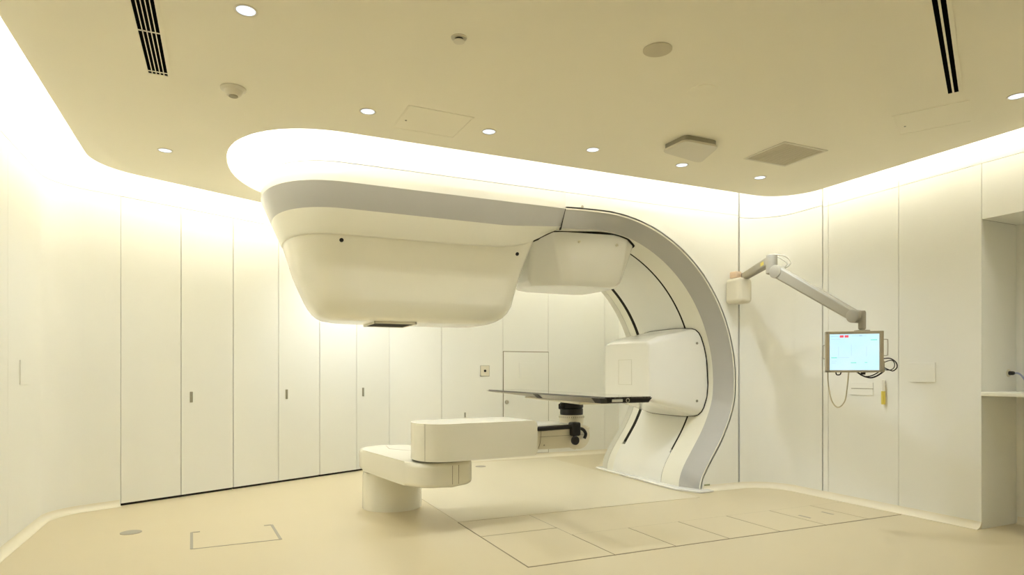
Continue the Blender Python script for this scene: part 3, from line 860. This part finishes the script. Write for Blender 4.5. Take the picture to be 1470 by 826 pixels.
# plan with rounded head end
def top_plan(ins=0.0):
    pts = [V2(TX0+ins, TY0+0.02+ins), V2(TX0+0.02+ins, TY0+ins), V2(TX1-0.02-ins, TY0+ins), V2(TX1-ins, TY0+0.02+ins)]
    r = 0.12
    for k in range(9):
        a = PI/2*k/8; pts.append(V2(TX1-ins-r+r*math.cos(a), TY1-ins-r+r*math.sin(a)))
    for k in range(9):
        a = PI/2+PI/2*k/8; pts.append(V2(TX0+ins+r+r*math.cos(a), TY1-ins-r+r*math.sin(a)))
    return pts
prism(bm, top_plan(), TZ-0.013, TZ, 0.003, 2)
ttop = obj('tabletop', bm, M['carbon'], couch)
bm = bmesh.new()
prof = [(TY0+0.16, 0.046), (4.55, 0.048), (5.05, 0.042), (5.12, 0.034), (5.25, 0.034), (TY1-0.02, 0.016)]
secs = []
for y, t in prof:
    i0, i1 = 0.045, 0.004
    secs.append([Vector((TX0+i0, y, TZ-0.008-t)), Vector((TX1-i0, y, TZ-0.008-t)), Vector((TX1-i1, y, TZ-0.009)), Vector((TX0+i1, y, TZ-0.009))])
rings(bm, secs); obj('tabletop_tray', bm, M['bevel'], couch, smooth=False)
# dark joint on the tray
bm = bmesh.new()
secs = []
for y in (5.06, 5.15):
    secs.append([Vector((TX0+0.035, y, TZ-0.048)), Vector((TX1-0.035, y, TZ-0.048)), Vector((TX1+0.001, y+0.03, TZ-0.009)), Vector((TX0-0.001, y+0.03, TZ-0.009))])
rings(bm, secs); obj('tray_joint', bm, M['black'], couch, smooth=False)
# black foot-end section with label and ring
bm = bmesh.new()
secs = []
for y, t, i0 in ((TY0+0.006, 0.034, 0.03), (TY0+0.02, 0.040, 0.02), (TY0+0.10, 0.044, 0.02), (TY0+0.22, 0.044, 0.04)):
    secs.append([Vector((TX0+i0, y+0.0, TZ-0.008-t)), Vector((TX1-i0, y+0.0, TZ-0.008-t)), Vector((TX1-0.001, y-0.004 if t < .035 else y, TZ-0.009)), Vector((TX0+0.001, y-0.004 if t < .035 else y, TZ-0.009))])
rings(bm, secs); foot = obj('foot_section', bm, M['black'], couch, smooth=False)
bm = bmesh.new(); box(bm, TX0+0.05, TX0+0.14, TY0-0.004, TY0+0.006, TZ-0.037, TZ-0.018, 0.001, 1)
obj('label_plate', bm, M['label'], foot)
bm = bmesh.new(); cc_ = Vector((TX0+0.185, TY0-0.004, TZ-0.027))
tube(bm, [cc_+Vector((0.014*math.cos(2*PI*k/20), 0, 0.014*math.sin(2*PI*k/20))) for k in range(20)], 0.003, 6, close=True)
obj('ring_mark', bm, M['metal'], foot)

# ------------------------------------------------------------------ monitor on a swivel arm
MB = Vector((5.00, 5.25, 2.0))
mon = thing('monitor_arm', 'off-white articulated monitor arm bracketed to the wall right of the gantry', 'monitor arm', (MB.x, 5.25, 2.0))
bm = bmesh.new(); box(bm, 4.895, 5.085, 5.03, 5.248, 1.98, 2.25, 0.045, 4)
obj('wall_bracket', bm, M['plastic'], mon)
bm = bmesh.new(); box(bm, 4.92, 4.995, 5.10, 5.20, 2.25, 2.32, 0.01, 2)
obj('plug_cover', bm, M['pink'], mon)
J0 = Vector((5.03, 5.10, 2.265)); J1 = Vector((4.785, 4.50, 2.325)); 
a1 = (J1-J0)
bm = bmesh.new()
lathe(bm, [(0.035, 2.245), (0.035, 2.30), (0, 2.30)], Vector((J0.x, J0.y, 0)), n=24)
def barbox(bm, a, b, w, h0, h1, bev=0.02):
    a = Vector(a); b = Vector(b); t = (b-a); L = t.length; t.normalize()
    x = t.cross(Vector((0, 0, 1))).normalized(); z = x.cross(t)
    secs = []
    for s in range(2):
        c, h = (a, h0) if s == 0 else (b, h1)
        r = bev
        loop = []
        for (sx, sz, a0) in ((1, 1, 0), (-1, 1, PI/2), (-1, -1, PI), (1, -1, 1.5*PI)):
            for k in range(4):
                an = a0+PI/2*k/3
                loop.append(c+x*(sx*(w/2-r)+r*math.cos(an))+z*(sz*(h/2-r)+r*math.sin(an)))
        secs.append(loop)
    rings(bm, secs)
barbox(bm, J0, J1, 0.075, 0.07, 0.095)
low_link = obj('fixed_link', bm, M['arm'], mon)
p = J0.lerp(J1, 0.80)
bm = bmesh.new(); t = (J1-J0).normalized(); xx = t.cross(Vector((0, 0, 1))).normalized(); zz = xx.cross(t)
m4 = Matrix(((t.x, xx.x, zz.x, p.x), (t.y, xx.y, zz.y, p.y), (t.z, xx.z, zz.z, p.z), (0, 0, 0, 1)))
box(bm, -0.035, 0.035, -0.0385, 0.0385, -0.02, 0.015, 0, 1, m4)
obj('warning_label', bm, M['yellow'], low_link, smooth=False)
bm = bmesh.new(); lathe(bm, [(0.035, 2.19), (0.052, 2.20), (0.052, 2.30), (0.052, 2.35), (0.048, 2.372), (0.03, 2.382), (0, 2.382)], Vector((J1.x, J1.y, 0)), n=24)
obj('elbow_joint', bm, M['arm'], mon)
J2 = Vector((4.885, 3.665, 1.71)); J1b = Vector((J1.x, J1.y-0.02, 2.235))
bm = bmesh.new(); barbox(bm, J1b+(J2-J1b)*0.03, J2, 0.085, 0.115, 0.095, 0.02)
tt = (J2-J1b).normalized(); sx = tt.cross(Vector((0, 0, 1))).normalized()
for c, r in ((J1b+(J2-J1b)*0.06, 0.062), (J2-(J2-J1b)*0.03, 0.056)):
    lathe(bm, [(r, -0.046), (r, 0.046), (r-0.01, 0.050), (0, 0.050)], c, sx, 24)
obj('spring_link', bm, M['arm'], mon)
bm = bmesh.new(); cpts = smoothpath([(J1.x+0.01, J1.y, 2.382), (J1.x+0.07, J1.y-0.08, 2.36), (J1.x+0.09, J1.y-0.14, 2.30), (J1.x+0.06, J1.y-0.14, 2.25), (J1.x+0.03, J1.y-0.10, 2.23)], 6)
tube(bm, cpts, 0.006, 8)
cpts = smoothpath([(J1.x+0.01, J1.y, 2.38), (J1.x+0.05, J1.y-0.07, 2.33), (J1.x+0.07, J1.y-0.12, 2.28), (J1.x+0.04, J1.y-0.11, 2.24)], 6)
tube(bm, cpts, 0.005, 8)
obj('cable', bm, M['handle'], mon)
bm = bmesh.new()
mc = Vector((J2.x+0.02, J2.y-0.02, 0))
lathe(bm, [(0.02, 1.61), (0.030, 1.62), (0.030, 1.70), (0.030, 1.755), (0.024, 1.77), (0, 1.77)], Vector((mc.x, mc.y, 0)), n=20)
lathe(bm, [(0.02, 1.56), (0.02, 1.62), (0, 1.62)], Vector((mc.x, mc.y, 0)), n=16)
lathe(bm, [(0.06, 1.598), (0.06, 1.606), (0, 1.606)], Vector((mc.x, mc.y, 0)), n=20)
box(bm, mc.x-0.035, mc.x+0.035, mc.y-0.02, mc.y+0.02, 1.50, 1.575, 0.008, 2)
obj('tilt_head', bm, M['arm'], mon)
# monitor itself: local frame x right, y away from the viewer, z up
Dm = 5.22
um = (1225.5-CX)/FPX
cen = Vector((Dm*(FX+um*RX), Dm*(FY+um*RY), CAMH+Dm*(535-505.5)/FPX))
az = math.atan2(RY, RX)+math.radians(-17)
mm = Matrix.Translation(cen) @ Matrix.Rotation(az, 4, 'Z')
W, H, T = 0.428, 0.338, 0.06
disp = thing('display_monitor', 'flat monitor with pale blue treatment screen hanging on the swivel arm', 'monitor', (cen.x, cen.y, cen.z-H/2))
bm = bmesh.new()
# bezel as a frame around the panel
bw = 0.031
for (a, b, c, d) in ((-W/2, W/2, H/2-bw*0.75, H/2), (-W/2, W/2, -H/2, -H/2+bw*0.62), (-W/2, -W/2+bw, -H/2, H/2), (W/2-bw, W/2, -H/2, H/2)):
    box(bm, a, b, -T/2, T/2-0.005, c, d, 0.005, 2, mm)
obj('bezel', bm, M['bezel'], disp)
bm = bmesh.new(); box(bm, -W/2+0.01, W/2-0.01, -0.01, T/2+0.02, -H/2+0.01, H/2-0.01, 0.012, 2, mm); box(bm, -0.07, 0.07, T/2, T/2+0.05, -0.02, 0.17, 0.008, 2, mm)
obj('back_shell', bm, M['bezel'], disp)
sw, z_lo, z_hi = W/2-bw-0.001, -H/2+bw*0.62, H/2-bw*0.75
bm = bmesh.new(); box(bm, -sw, sw, -0.020, -0.005, z_lo, z_hi, 0, 1, mm)
scr = obj('screen', bm, M['screen'], disp, smooth=False)
def ui(name, rects, m):
    for (a, b, c, d) in rects:
        bm = bmesh.new()
        X0 = lerp(-sw, sw, a); X1 = lerp(-sw, sw, b); Z1 = lerp(z_hi, z_lo, c); Z0 = lerp(z_hi, z_lo, d)
        box(bm, X0, X1, -0.0212, -0.0195, Z0, Z1, 0, 1, mm)
        obj(name, bm, M[m], scr, smooth=False)
ui('screen_alert', [(0.205, 0.285, 0.03, 0.095), (0.305, 0.385, 0.03, 0.095)], 'ui_red')
ui('screen_field', [(0.03, 0.15, 0.645, 0.665), (0.83, 0.96, 0.155, 0.175), (0.43, 0.54, 0.785, 0.805), (0.71, 0.765, 0.785, 0.800)], 'ui_green')
ui('screen_line', [(0.02, 0.19, 0.055, 0.065), (0.03, 0.22, 0.135, 0.142), (0.45, 0.75, 0.05, 0.056), (0.16, 0.40, 0.65, 0.656), (0.18, 0.184, 0.35, 0.62), (0.745, 0.749, 0.35, 0.62), (0.44, 0.444, 0.30, 0.6), (0.6, 0.66, 0.035, 0.06), (0.04, 0.14, 0.75, 0.756), (0.04, 0.12, 0.80, 0.806)], 'ui_grey')
def handle(x, zc, out, h):
    bm = bmesh.new()
    tube(bm, smoothpath([mm @ Vector(p) for p in ((x, 0.01, zc+h), (x+out*0.85, 0.01, zc+h), (x+out, 0.01, zc+h-0.015), (x+out, 0.01, zc-h+0.015), (x+out*0.85, 0.01, zc-h), (x, 0.01, zc-h))], 4), 0.0038, 8)
    obj('side_handle', bm, M['metal'], disp)
handle(-W/2+0.005, 0.0, -0.018, 0.055); handle(W/2-0.005, 0.035, 0.042, 0.065)
def cab(name, pts, r, m, par=disp):
    bm = bmesh.new(); tube(bm, smoothpath([mm @ Vector(p) for p in pts], 8), r, 8); return obj(name, bm, M[m], par)
cab('cable_loop', [(-0.19, 0.02, -H/2+0.01), (-0.187, 0.02, -0.26), (-0.165, 0.02, -0.39), (-0.13, 0.02, -0.452), (-0.095, 0.02, -0.452), (-0.06, 0.02, -0.40), (-0.045, 0.02, -0.30), (-0.035, 0.02, -0.19), (-0.03, 0.02, -H/2+0.01)], 0.005, 'cable')
cab('black_cable', [(0.03, 0.02, -H/2+0.01), (0.06, 0.02, -0.19), (0.12, 0.02, -0.212), (0.17, 0.02, -0.20), (0.225, 0.02, -0.16)], 0.006, 'black')
cab('black_cable', [(0.02, 0.03, -H/2+0.01), (0.08, 0.03, -0.20), (0.14, 0.03, -0.195), (0.20, 0.03, -0.16)], 0.0045, 'black')
cab('black_cable', [(-0.13, 0.02, -H/2+0.01), (-0.125, 0.02, -0.185), (-0.11, 0.02, -0.19), (-0.095, 0.02, -0.183), (-0.09, 0.02, -H/2+0.01)], 0.005, 'black')
cab('black_cable', [(W/2-0.01, 0.02, -0.06), (0.262, 0.0, -0.055), (0.305, 0.0, -0.085), (0.315, 0.0, -0.125), (0.29, 0.0, -0.155), (0.262, 0.0, -0.15), (W/2-0.005, 0.02, -0.12)], 0.0045, 'black')
cab('black_cable', [(W/2-0.01, 0.03, -0.10), (0.27, 0.01, -0.07), (0.297, 0.01, -0.09), (0.295, 0.01, -0.13), (0.262, 0.01, -0.15), (W/2-0.01, 0.03, -0.14)], 0.0035, 'black')
bm = bmesh.new(); box(bm, 0.055, 0.09, 0.01, 0.03, -H/2-0.018, -H/2+0.005, 0.003, 2, mm); obj('cable_plug', bm, M['black'], disp)
bm = bmesh.new(); box(bm, W/2, W/2+0.012, -0.005, 0.02, -0.165, -0.075, 0.003, 2, mm); obj('connector_strip', bm, M['handle'], disp)

# ------------------------------------------------------------------ wall fittings
def wall_plate_x(name, px0, px1, py0, py1, x, label, cat, m='wall', t=0.008, face=-1, bev=0.002):
    a = on_x(px0, py0, x); b = on_x(px1, py1, x)
    y0, y1 = sorted((a.y, b.y)); z0 = CAMH+(b.z-CAMH); z0, z1 = sorted((a.z, b.z))
    bm = bmesh.new(); xa, xb = sorted((x, x+face*t)); box(bm, xa, xb, y0, y1, z0, z1, bev, 2)
    o = obj(name, bm, M[m]); return tag(o, label, cat)
wall_plate_x('blank_wall_plate', 1305, 1343, 521.5, 549, XR, 'plain cream rectangular cover plate on the right wall beside the monitor', 'wall plate', t=0.010)
a = on_x(1222, 549, XR); b = on_x(1254, 568, XR)
o = thing('outlet_panel', 'slim two-row socket panel on the right wall just below the monitor', 'outlet', (XR, (a.y+b.y)/2, b.z))
zm = (a.z+b.z)/2; y0, y1 = b.y, a.y
bm = bmesh.new(); box(bm, XR-0.008, XR, y0, y1, b.z, zm-0.003, 0.002, 2); obj('lower_cover', bm, M['wall'], o)
bm = bmesh.new(); box(bm, XR-0.008, XR, y0, y1, zm+0.003, a.z, 0.002, 2); obj('upper_cover', bm, M['wall'], o)
bm = bmesh.new(); box(bm, XR-0.004, XR, y0+.002, y1-.002, zm-0.003, zm+0.003); obj('dark_joint', bm, M['handle'], o, smooth=False)
a = on_x(1267, 545, XR); b = on_x(1273.5, 581, XR); m_ = lerp(a.z, b.z, 0.47)
o = thing('wall_torch', 'slim white and yellow torch clipped to the right wall right of the monitor', 'torch', (XR, (a.y+b.y)/2, b.z))
bm = bmesh.new(); lathe(bm, [(0.014, 0), (0.017, 0.006), (0.017, (m_-b.z))], Vector((XR-0.022, (a.y+b.y)/2, b.z)), n=20); obj('body', bm, M['yellow'], o)
bm = bmesh.new(); lathe(bm, [(0.015, 0), (0.015, a.z-m_-0.005), (0.010, a.z-m_)], Vector((XR-0.022, (a.y+b.y)/2, m_)), n=20); obj('head', bm, M['label'], o)
bm = bmesh.new(); box(bm, XR-0.02, XR, (a.y+b.y)/2-0.01, (a.y+b.y)/2+0.01, m_-0.05, m_+0.05, 0.002, 1); obj('clip', bm, M['plastic'], o)
wall_plate_x('switch_plate', 28, 39, 517, 552, XL, 'narrow cream switch plate on the left wall near the picture edge', 'switch', face=1, t=0.008)
# back wall fittings
a = on_y(690, 525.5, YB); b = on_y(702, 540, YB)
o = thing('wall_socket', 'small square framed socket on the back wall above the tabletop tip', 'socket', ((a.x+b.x)/2, YB, b.z))
bm = bmesh.new(); box(bm, a.x, b.x, YB-0.008, YB, b.z, a.z, 0.003, 2); obj('cover', bm, M['plastic'], o)
bm = bmesh.new(); box(bm, a.x-0.006, b.x+0.006, YB-0.004, YB, b.z-0.006, a.z+0.006, 0.001, 1); obj('frame', bm, M['mark'], o)
bm = bmesh.new(); lathe(bm, [(0.018, 0), (0.018, 0.006), (0, 0.006)], Vector(((a.x+b.x)/2, YB-0.008, (a.z+b.z)/2)), Vector((0, -1, 0)), 20); obj('jack', bm, M['black'], o)
a = on_y(722.5, 505, YB); b = on_y(787, 505, YB)
o = thing('service_cabinet', 'flush cream service cabinet door in the back wall behind the tabletop', 'cabinet', ((a.x+b.x)/2, YB, 0.06))
bm = bmesh.new(); box(bm, a.x-0.006, b.x+0.006, YB-0.002, YB, 0.06, a.z+0.006); obj('frame', bm, M['seam'], o, smooth=False)
bm = bmesh.new(); box(bm, a.x+0.004, b.x-0.004, YB-0.010, YB-0.002, 0.066, a.z-0.004); dd = obj('door', bm, M['wall'], o, smooth=False)
k1, k2 = on_y(745, 521, YB-0.01), on_y(768, 543, YB-0.01)
bm = bmesh.new(); box(bm, k1.x, k2.x, YB-0.017, YB-0.010, k2.z, k1.z, 0.002, 2); obj('blank_plate', bm, M['wall'], dd)
k = on_y(727.5, 577.5, YB-0.01); bm = bmesh.new(); lathe(bm, [(0.030, 0), (0.030, 0.006), (0.022, 0.012), (0, 0.012)], Vector((k.x, YB-0.010, k.z)), Vector((0, -1, 0)), 24); obj('knob', bm, M['handle'], dd)
k = on_y(667.5, 596, YB); bm = bmesh.new(); box(bm, k.x-0.010, k.x+0.010, YB-0.012, YB, k.z-0.035, k.z+0.035, 0.004, 2)
tag(obj('pull_handle', bm, M['handle']), 'tiny dark upright pull handle on the back wall above the couch upper arm', 'handle')
# corner stub on the shelf
bm = bmesh.new(); box(bm, XR-0.012, XA, YN1, YN-0.001, 1.062, 1.096, 0.006, 3)
tag(obj('alcove_shelf', bm, M['cream']), 'cream counter shelf inside the alcove at the right edge', 'shelf')
# tube
k = on_y(1447.5, 536, YN)
o = thing('gas_tube', 'blue-grey tube curving down from a black connector in the alcove wall', 'tube', (k.x, YN, 1.12))
bm = bmesh.new(); lathe(bm, [(0.016, 0), (0.016, 0.035), (0.010, 0.045), (0, 0.045)], Vector((k.x, YN, k.z)), Vector((0, -1, 0)), 20); obj('connector', bm, M['black'], o)
bm = bmesh.new(); lathe(bm, [(0.032, 0), (0.032, 0.004), (0.028, 0.007), (0, 0.007)], Vector((k.x, YN, k.z)), Vector((0, -1, 0)), 28); obj('wall_flange', bm, M['plastic'], o)
bm = bmesh.new(); tube(bm, smoothpath([(k.x, YN-0.035, k.z-0.004), (k.x+0.03, YN-0.05, k.z+0.0), (k.x+0.06, YN-0.065, k.z-0.02), (k.x+0.075, YN-0.09, k.z-0.07), (k.x+0.08, YN-0.13, k.z-0.11), (k.x+0.06, YN-0.20, k.z-0.13)], 6), 0.007, 10)
obj('hose', bm, M['blue'], o)

# ------------------------------------------------------------------ ceiling fittings
def disc_thing(name, px, py, prof, m, label, cat, group=None):
    c = on_z(px, py, ZC); bm = bmesh.new(); lathe(bm, prof, Vector((c.x, c.y, ZC)), Vector((0, 0, -1)), 40)
    return tag(obj(name, bm, M[m]), label, cat, group), c
dl = [(353, 15, 'round recessed downlight at the top left, nearest the camera'),
      (237, 216, 'round recessed downlight above the storage closets, far left'),
      (528, 160, 'first round downlight in the row before the gantry, left of the ceiling hatch'),
      (702, 189, 'tilted chrome downlight in the row, just right of the ceiling hatch'),
      (851, 215, 'round downlight in the row, midway between hatch and raised square panel'),
      (979, 237, 'round downlight in the row, directly below the raised square panel'),
      (1091, 255, 'last round downlight in the row, in the corner before the curved door'),
      (1460, 138, 'round recessed downlight at the right picture edge')]
def beam(loc, energy, spread=128):
    ld = bpy.data.lights.new('downlight_beam', 'SPOT'); ld.energy = energy; ld.spot_size = math.radians(spread); ld.spot_blend = 1.0
    ld.color = (0.88, 0.95, 1.0); ld.shadow_soft_size = 0.03
    lo = bpy.data.objects.new('downlight_beam', ld); COL.objects.link(lo); lo.location = loc
proto = None
for i, (px, py, lab) in enumerate(dl):
    c = on_z(px, py, ZC)
    if proto is None:
        t = thing('downlight', lab, 'downlight', (c.x, c.y, ZC), 'recessed ceiling downlights')
        bm = bmesh.new(); cz = Vector((c.x, c.y, ZC))
        secs = []
        for r, h in ((0.056, 0.0), (0.056, 0.003), (0.051, 0.005), (0.045, 0.003), (0.043, 0.0)):
            secs.append([Vector((c.x+r*math.cos(2*PI*k/36), c.y+r*math.sin(2*PI*k/36), ZC-h)) for k in range(36)])
        rings(bm, secs, cap0=False, cap1=False); obj('trim_ring', bm, M['metal' if False else 'plastic'], t)
        bm = bmesh.new(); lathe(bm, [(0.044, 0.0), (0.044, 0.0015), (0.02, 0.0040), (0, 0.0040)], cz, Vector((0, 0, -1)), 32)
        obj('lens', bm, M['lamp'], t)
        proto = t
    else:
        t = copy_tree(proto, label=lab); t.location = (c.x, c.y, ZC)
        t['label'] = lab
    beam((c.x, c.y, ZC-0.02), (44, 50, 52)[i-4] if i in (4, 5, 6) else 30)
# unseen downlights added behind the gantry arm to brighten the back wall and floor
for x, e, lab in ((1.62, 95, 'first unseen downlight, added behind the gantry arm for light'), (2.64, 14, 'second unseen downlight, added behind the gantry arm for light'), (3.52, 12, 'third unseen downlight, added behind the gantry arm for light'), (4.38, 14, 'last unseen downlight, added behind the gantry arm for light')):
    t = copy_tree(proto, label=lab); t.location = (x, 7.40, ZC); beam((x, 7.40, ZC-0.02), e)
bpy.context.view_layer.update()

disc_thing('ceiling_speaker', 944, 71, [(0.078, 0), (0.078, 0.004), (0.070, 0.007), (0, 0.007)], 'speaker', 'flat round beige ceiling speaker, the one nearer the top picture edge', 'speaker', 'round ceiling speakers')
disc_thing('ceiling_speaker', 1009, 130, [(0.085, 0), (0.085, 0.003), (0.078, 0.005), (0, 0.005)], 'ceiling', 'faint round beige ceiling speaker above the raised square panel', 'speaker', 'round ceiling speakers')
c = on_z(335, 127, ZC)
t = thing('smoke_detector', 'white dome smoke detector on the ceiling above the nozzle end', 'detector', (c.x, c.y, ZC))
bm = bmesh.new(); lathe(bm, [(0.075, 0), (0.075, 0.008), (0.055, 0.018), (0.050, 0.034), (0.036, 0.046), (0.0, 0.046)], Vector((c.x, c.y, ZC)), Vector((0, 0, -1)), 36); obj('body', bm, M['plastic'], t)
bm = bmesh.new(); lathe(bm, [(0.026, 0.045), (0.026, 0.052), (0, 0.052)], Vector((c.x, c.y, ZC)), Vector((0, 0, -1)), 28); obj('sensor', bm, M['grille'], t)
c = on_z(659, 54, ZC)
t = thing('fire_sprinkler', 'small round sprinkler head in the middle of the ceiling near the top', 'sprinkler', (c.x, c.y, ZC))
bm = bmesh.new(); lathe(bm, [(0.042, 0), (0.042, 0.003), (0.034, 0.007), (0, 0.007)], Vector((c.x, c.y, ZC)), Vector((0, 0, -1)), 28); obj('escutcheon', bm, M['plastic'], t)
bm = bmesh.new(); lathe(bm, [(0.022, 0.006), (0.022, 0.020), (0, 0.020)], Vector((c.x, c.y, ZC)), Vector((0, 0, -1)), 24); obj('gap_ring', bm, M['black'], t)
bm = bmesh.new(); lathe(bm, [(0.030, 0.018), (0.030, 0.022), (0.02, 0.025), (0, 0.025)], Vector((c.x, c.y, ZC)), Vector((0, 0, -1)), 24); obj('deflector', bm, M['plastic'], t)
# raised square panel
q = [on_z(x, y, ZC-0.05) for x, y in ((949.5, 218), (984, 202), (1032.5, 211), (1005, 234.5))]
xa, xb = min(p.x for p in q), max(p.x for p in q); ya, yb = min(p.y for p in q), max(p.y for p in q)
t = thing('ceiling_air_unit', 'square raised ceiling unit with rounded corners and dark shadow gap', 'ceiling unit', ((xa+xb)/2, (ya+yb)/2, ZC))
qc = sum(q, Vector())/4
def shrink(q, s, r=0.14):
    P = [qc+(p-qc)*s for p in q]; out = []
    for i in range(4):
        a, b, c = P[i-1], P[i], P[(i+1) % 4]
        for k in range(6):
            tt_ = k/5; s0 = b.lerp(a, r); s1 = b.lerp(c, r)
            out.append((s0.lerp(b, tt_)).lerp(b.lerp(s1, tt_), tt_))
    return out
bm = bmesh.new(); P = shrink(q, 0.94); prism(bm, [(p.x, p.y) for p in P], ZC-0.038, ZC)
obj('body', bm, M['handle'], t)
bm = bmesh.new(); P = shrink(q, 1.0); prism(bm, [(p.x, p.y) for p in P], ZC-0.052, ZC-0.036, 0.005, 2)
obj('cover', bm, M['plastic'], t)
# return grille
q = [on_z(x, y, ZC) for x, y in ((1071, 226.7), (1128, 204.7), (1183.5, 217), (1125.6, 237))]
xa, xb = (q[0].x+q[1].x)/2, (q[2].x+q[3].x)/2
xa, xb = sorted((xa, xb)); ya, yb = sorted(((q[0].y+q[3].y)/2, (q[1].y+q[2].y)/2))
t = thing('return_air_grille', 'square slatted return air grille flush in the ceiling, right of the raised unit', 'grille', ((xa+xb)/2, (ya+yb)/2, ZC))
bm = bmesh.new()
for (a, b, c, d) in ((xa-.02, xb+.02, ya-.02, ya), (xa-.02, xb+.02, yb, yb+.02), (xa-.02, xa, ya, yb), (xb, xb+.02, ya, yb)): box(bm, a, b, c, d, ZC-0.006, ZC, 0.001, 1)
obj('frame', bm, M['plastic'], t)
bm = bmesh.new(); box(bm, xa, xb, ya, yb, ZC-0.0015, ZC); obj('backing', bm, M['gap'], t, smooth=False)
bm = bmesh.new(); n = 22
for k in range(n):
    y = lerp(ya, yb, (k+0.5)/n); hw = (yb-ya)/n*0.38; box(bm, xa, xb, y-hw, y+hw, ZC-0.005, ZC-0.002)
obj('slats', bm, M['speaker'], t, smooth=False)
# slot diffusers
def slots(A, B, dirv, length, n, label, bar, cross=()):
    """A, B: far-end corners on the ceiling; the slots run from there along dirv towards the viewer"""
    A = V2(A.x, A.y); B = V2(B.x, B.y); d = V2(*dirv).normalized(); wv = V2(-d.y, d.x)
    if (B-A).dot(wv) < 0: wv = -wv
    w = abs((B-A).dot(wv)); o = (A+B)/2-wv*w/2
    m4 = Matrix(((wv.x, d.x, 0, o.x), (wv.y, d.y, 0, o.y), (0, 0, 1, 0), (0, 0, 0, 1)))
    t = thing('slot_diffuser', label, 'air diffuser', (o.x, o.y, ZC), 'linear slot diffusers in the ceiling')
    fw = 0.02; bm = bmesh.new()
    for (p0, p1, p2, p3) in ((-fw, 0, -fw, length), (w, w+fw, -fw, length), (0, w, -fw, 0)): box(bm, p0, p1, p2, p3, ZC-0.005, ZC, 0, 1, m4)
    obj('frame', bm, M['ceiling'], t, smooth=False)
    bm = bmesh.new(); box(bm, 0, w, 0, length, ZC-0.001, ZC, 0, 1, m4); obj('slot_backing', bm, M['slot'], t, smooth=False)
    for k in range(1, n):
        x = w*k/n; bm = bmesh.new(); box(bm, x-bar/2, x+bar/2, 0, length, ZC-0.005, ZC-0.001, 0, 1, m4); obj('divider', bm, M['ceiling'], t, smooth=False)
    for y in cross:
        bm = bmesh.new(); box(bm, 0, w, y-0.003, y+0.003, ZC-0.0048, ZC-0.001, 0, 1, m4); obj('cross_bar', bm, M['ceiling'], t, smooth=False)
    return t
A_, B_ = on_z(213.5, 105, ZC), on_z(241, 108, ZC)
slots(A_, B_, (0, -1), 2.6, 5, 'wide black linear diffuser with five slots, at the top left of the ceiling', 0.0045, (0.035, A_.y-on_z(220, 47, ZC).y))
A_, B_ = on_z(1361, 134, ZC), on_z(1376.5, 131.5, ZC); C_, D_ = on_z(1338, 0, ZC), on_z(1358, 0, ZC)
dv = (C_+D_-A_-B_)
slots(A_, B_, (dv.x, dv.y), 2.2, 2, 'narrow black linear diffuser with two slots, at the top right of the ceiling', 0.010)
# faint ceiling hatches
def hatch(pts, label):
    q = [V2(v.x, v.y) for v in (on_z(x, y, ZC) for x, y in pts)]
    c = (q[0]+q[1]+q[2]+q[3])/4; d = ((q[0]-q[1])+(q[3]-q[2])).normalized()
    a_ = abs(((q[0]-q[1])+(q[3]-q[2])).dot(d))/4; wv = V2(-d.y, d.x); b_ = abs(((q[2]-q[1])+(q[3]-q[0])).dot(wv))/4
    m4 = Matrix(((d.x, wv.x, 0, c.x), (d.y, wv.y, 0, c.y), (0, 0, 1, 0), (0, 0, 0, 1)))
    t = thing('ceiling_hatch', label, 'hatch', (c.x, c.y, ZC), 'flush ceiling access hatches')
    bm = bmesh.new()
    for (x0, x1, y0, y1) in ((-a_, a_, -b_-.004, -b_+.004), (-a_, a_, b_-.004, b_+.004), (-a_-.004, -a_+.004, -b_, b_), (a_-.004, a_+.004, -b_, b_)): box(bm, x0, x1, y0, y1, ZC-0.003, ZC, 0, 1, m4)
    obj('frame', bm, M['ceiling'], t, smooth=False)
    bm = bmesh.new(); box(bm, -a_+.006, a_-.006, -b_+.006, b_-.006, ZC-0.002, ZC, 0, 1, m4); obj('panel', bm, M['ceiling'], t, smooth=False)
    pl_ = m4 @ Vector((a_*0.2, -b_+0.05 if wv.x > 0 else b_-0.05, 0)); bm = bmesh.new(); lathe(bm, [(0.007, 0), (0.007, 0.003), (0, 0.003)], Vector((pl_.x, pl_.y, ZC-.002)), Vector((0, 0, -1)), 14); obj('latch', bm, M['handle'], t)
hatch(((562, 183), (588, 152), (680, 168), (652, 197)), 'faint square access hatch in the ceiling left of the chrome downlight')
hatch(((1290, 192), (1281, 165), (1391, 146), (1395, 175)), 'faint square access hatch in the ceiling beyond the narrow two-slot diffuser')

# ------------------------------------------------------------------ world, camera, view
w = bpy.data.worlds.new('World'); S.world = w; w.use_nodes = True
w.node_tree.nodes['Background'].inputs[0].default_value = (0.02, 0.02, 0.02, 1)
cam = bpy.data.cameras.new('camera'); co = bpy.data.objects.new('camera', cam); COL.objects.link(co)
co.location = (0, 0, CAMH)
co.rotation_euler = (PI/2, 0, -math.atan2(FX, FY))
cam.sensor_fit = 'HORIZONTAL'; cam.sensor_width = 36; cam.lens = 36*FPX/1470
cam.shift_y = (HOR-413)/1470
cam.clip_start = 0.05; cam.clip_end = 60
S.camera = co
S.view_settings.view_transform = 'Standard'; S.view_settings.look = 'None'
S.view_settings.gamma = 1; S.view_settings.use_curve_mapping = False
S.view_settings.exposure = 0.27
S.cycles.max_bounces = 12; S.cycles.diffuse_bounces = 8; S.cycles.glossy_bounces = 4
S.cycles.use_denoising = True
S.cycles.sample_clamp_indirect = 8
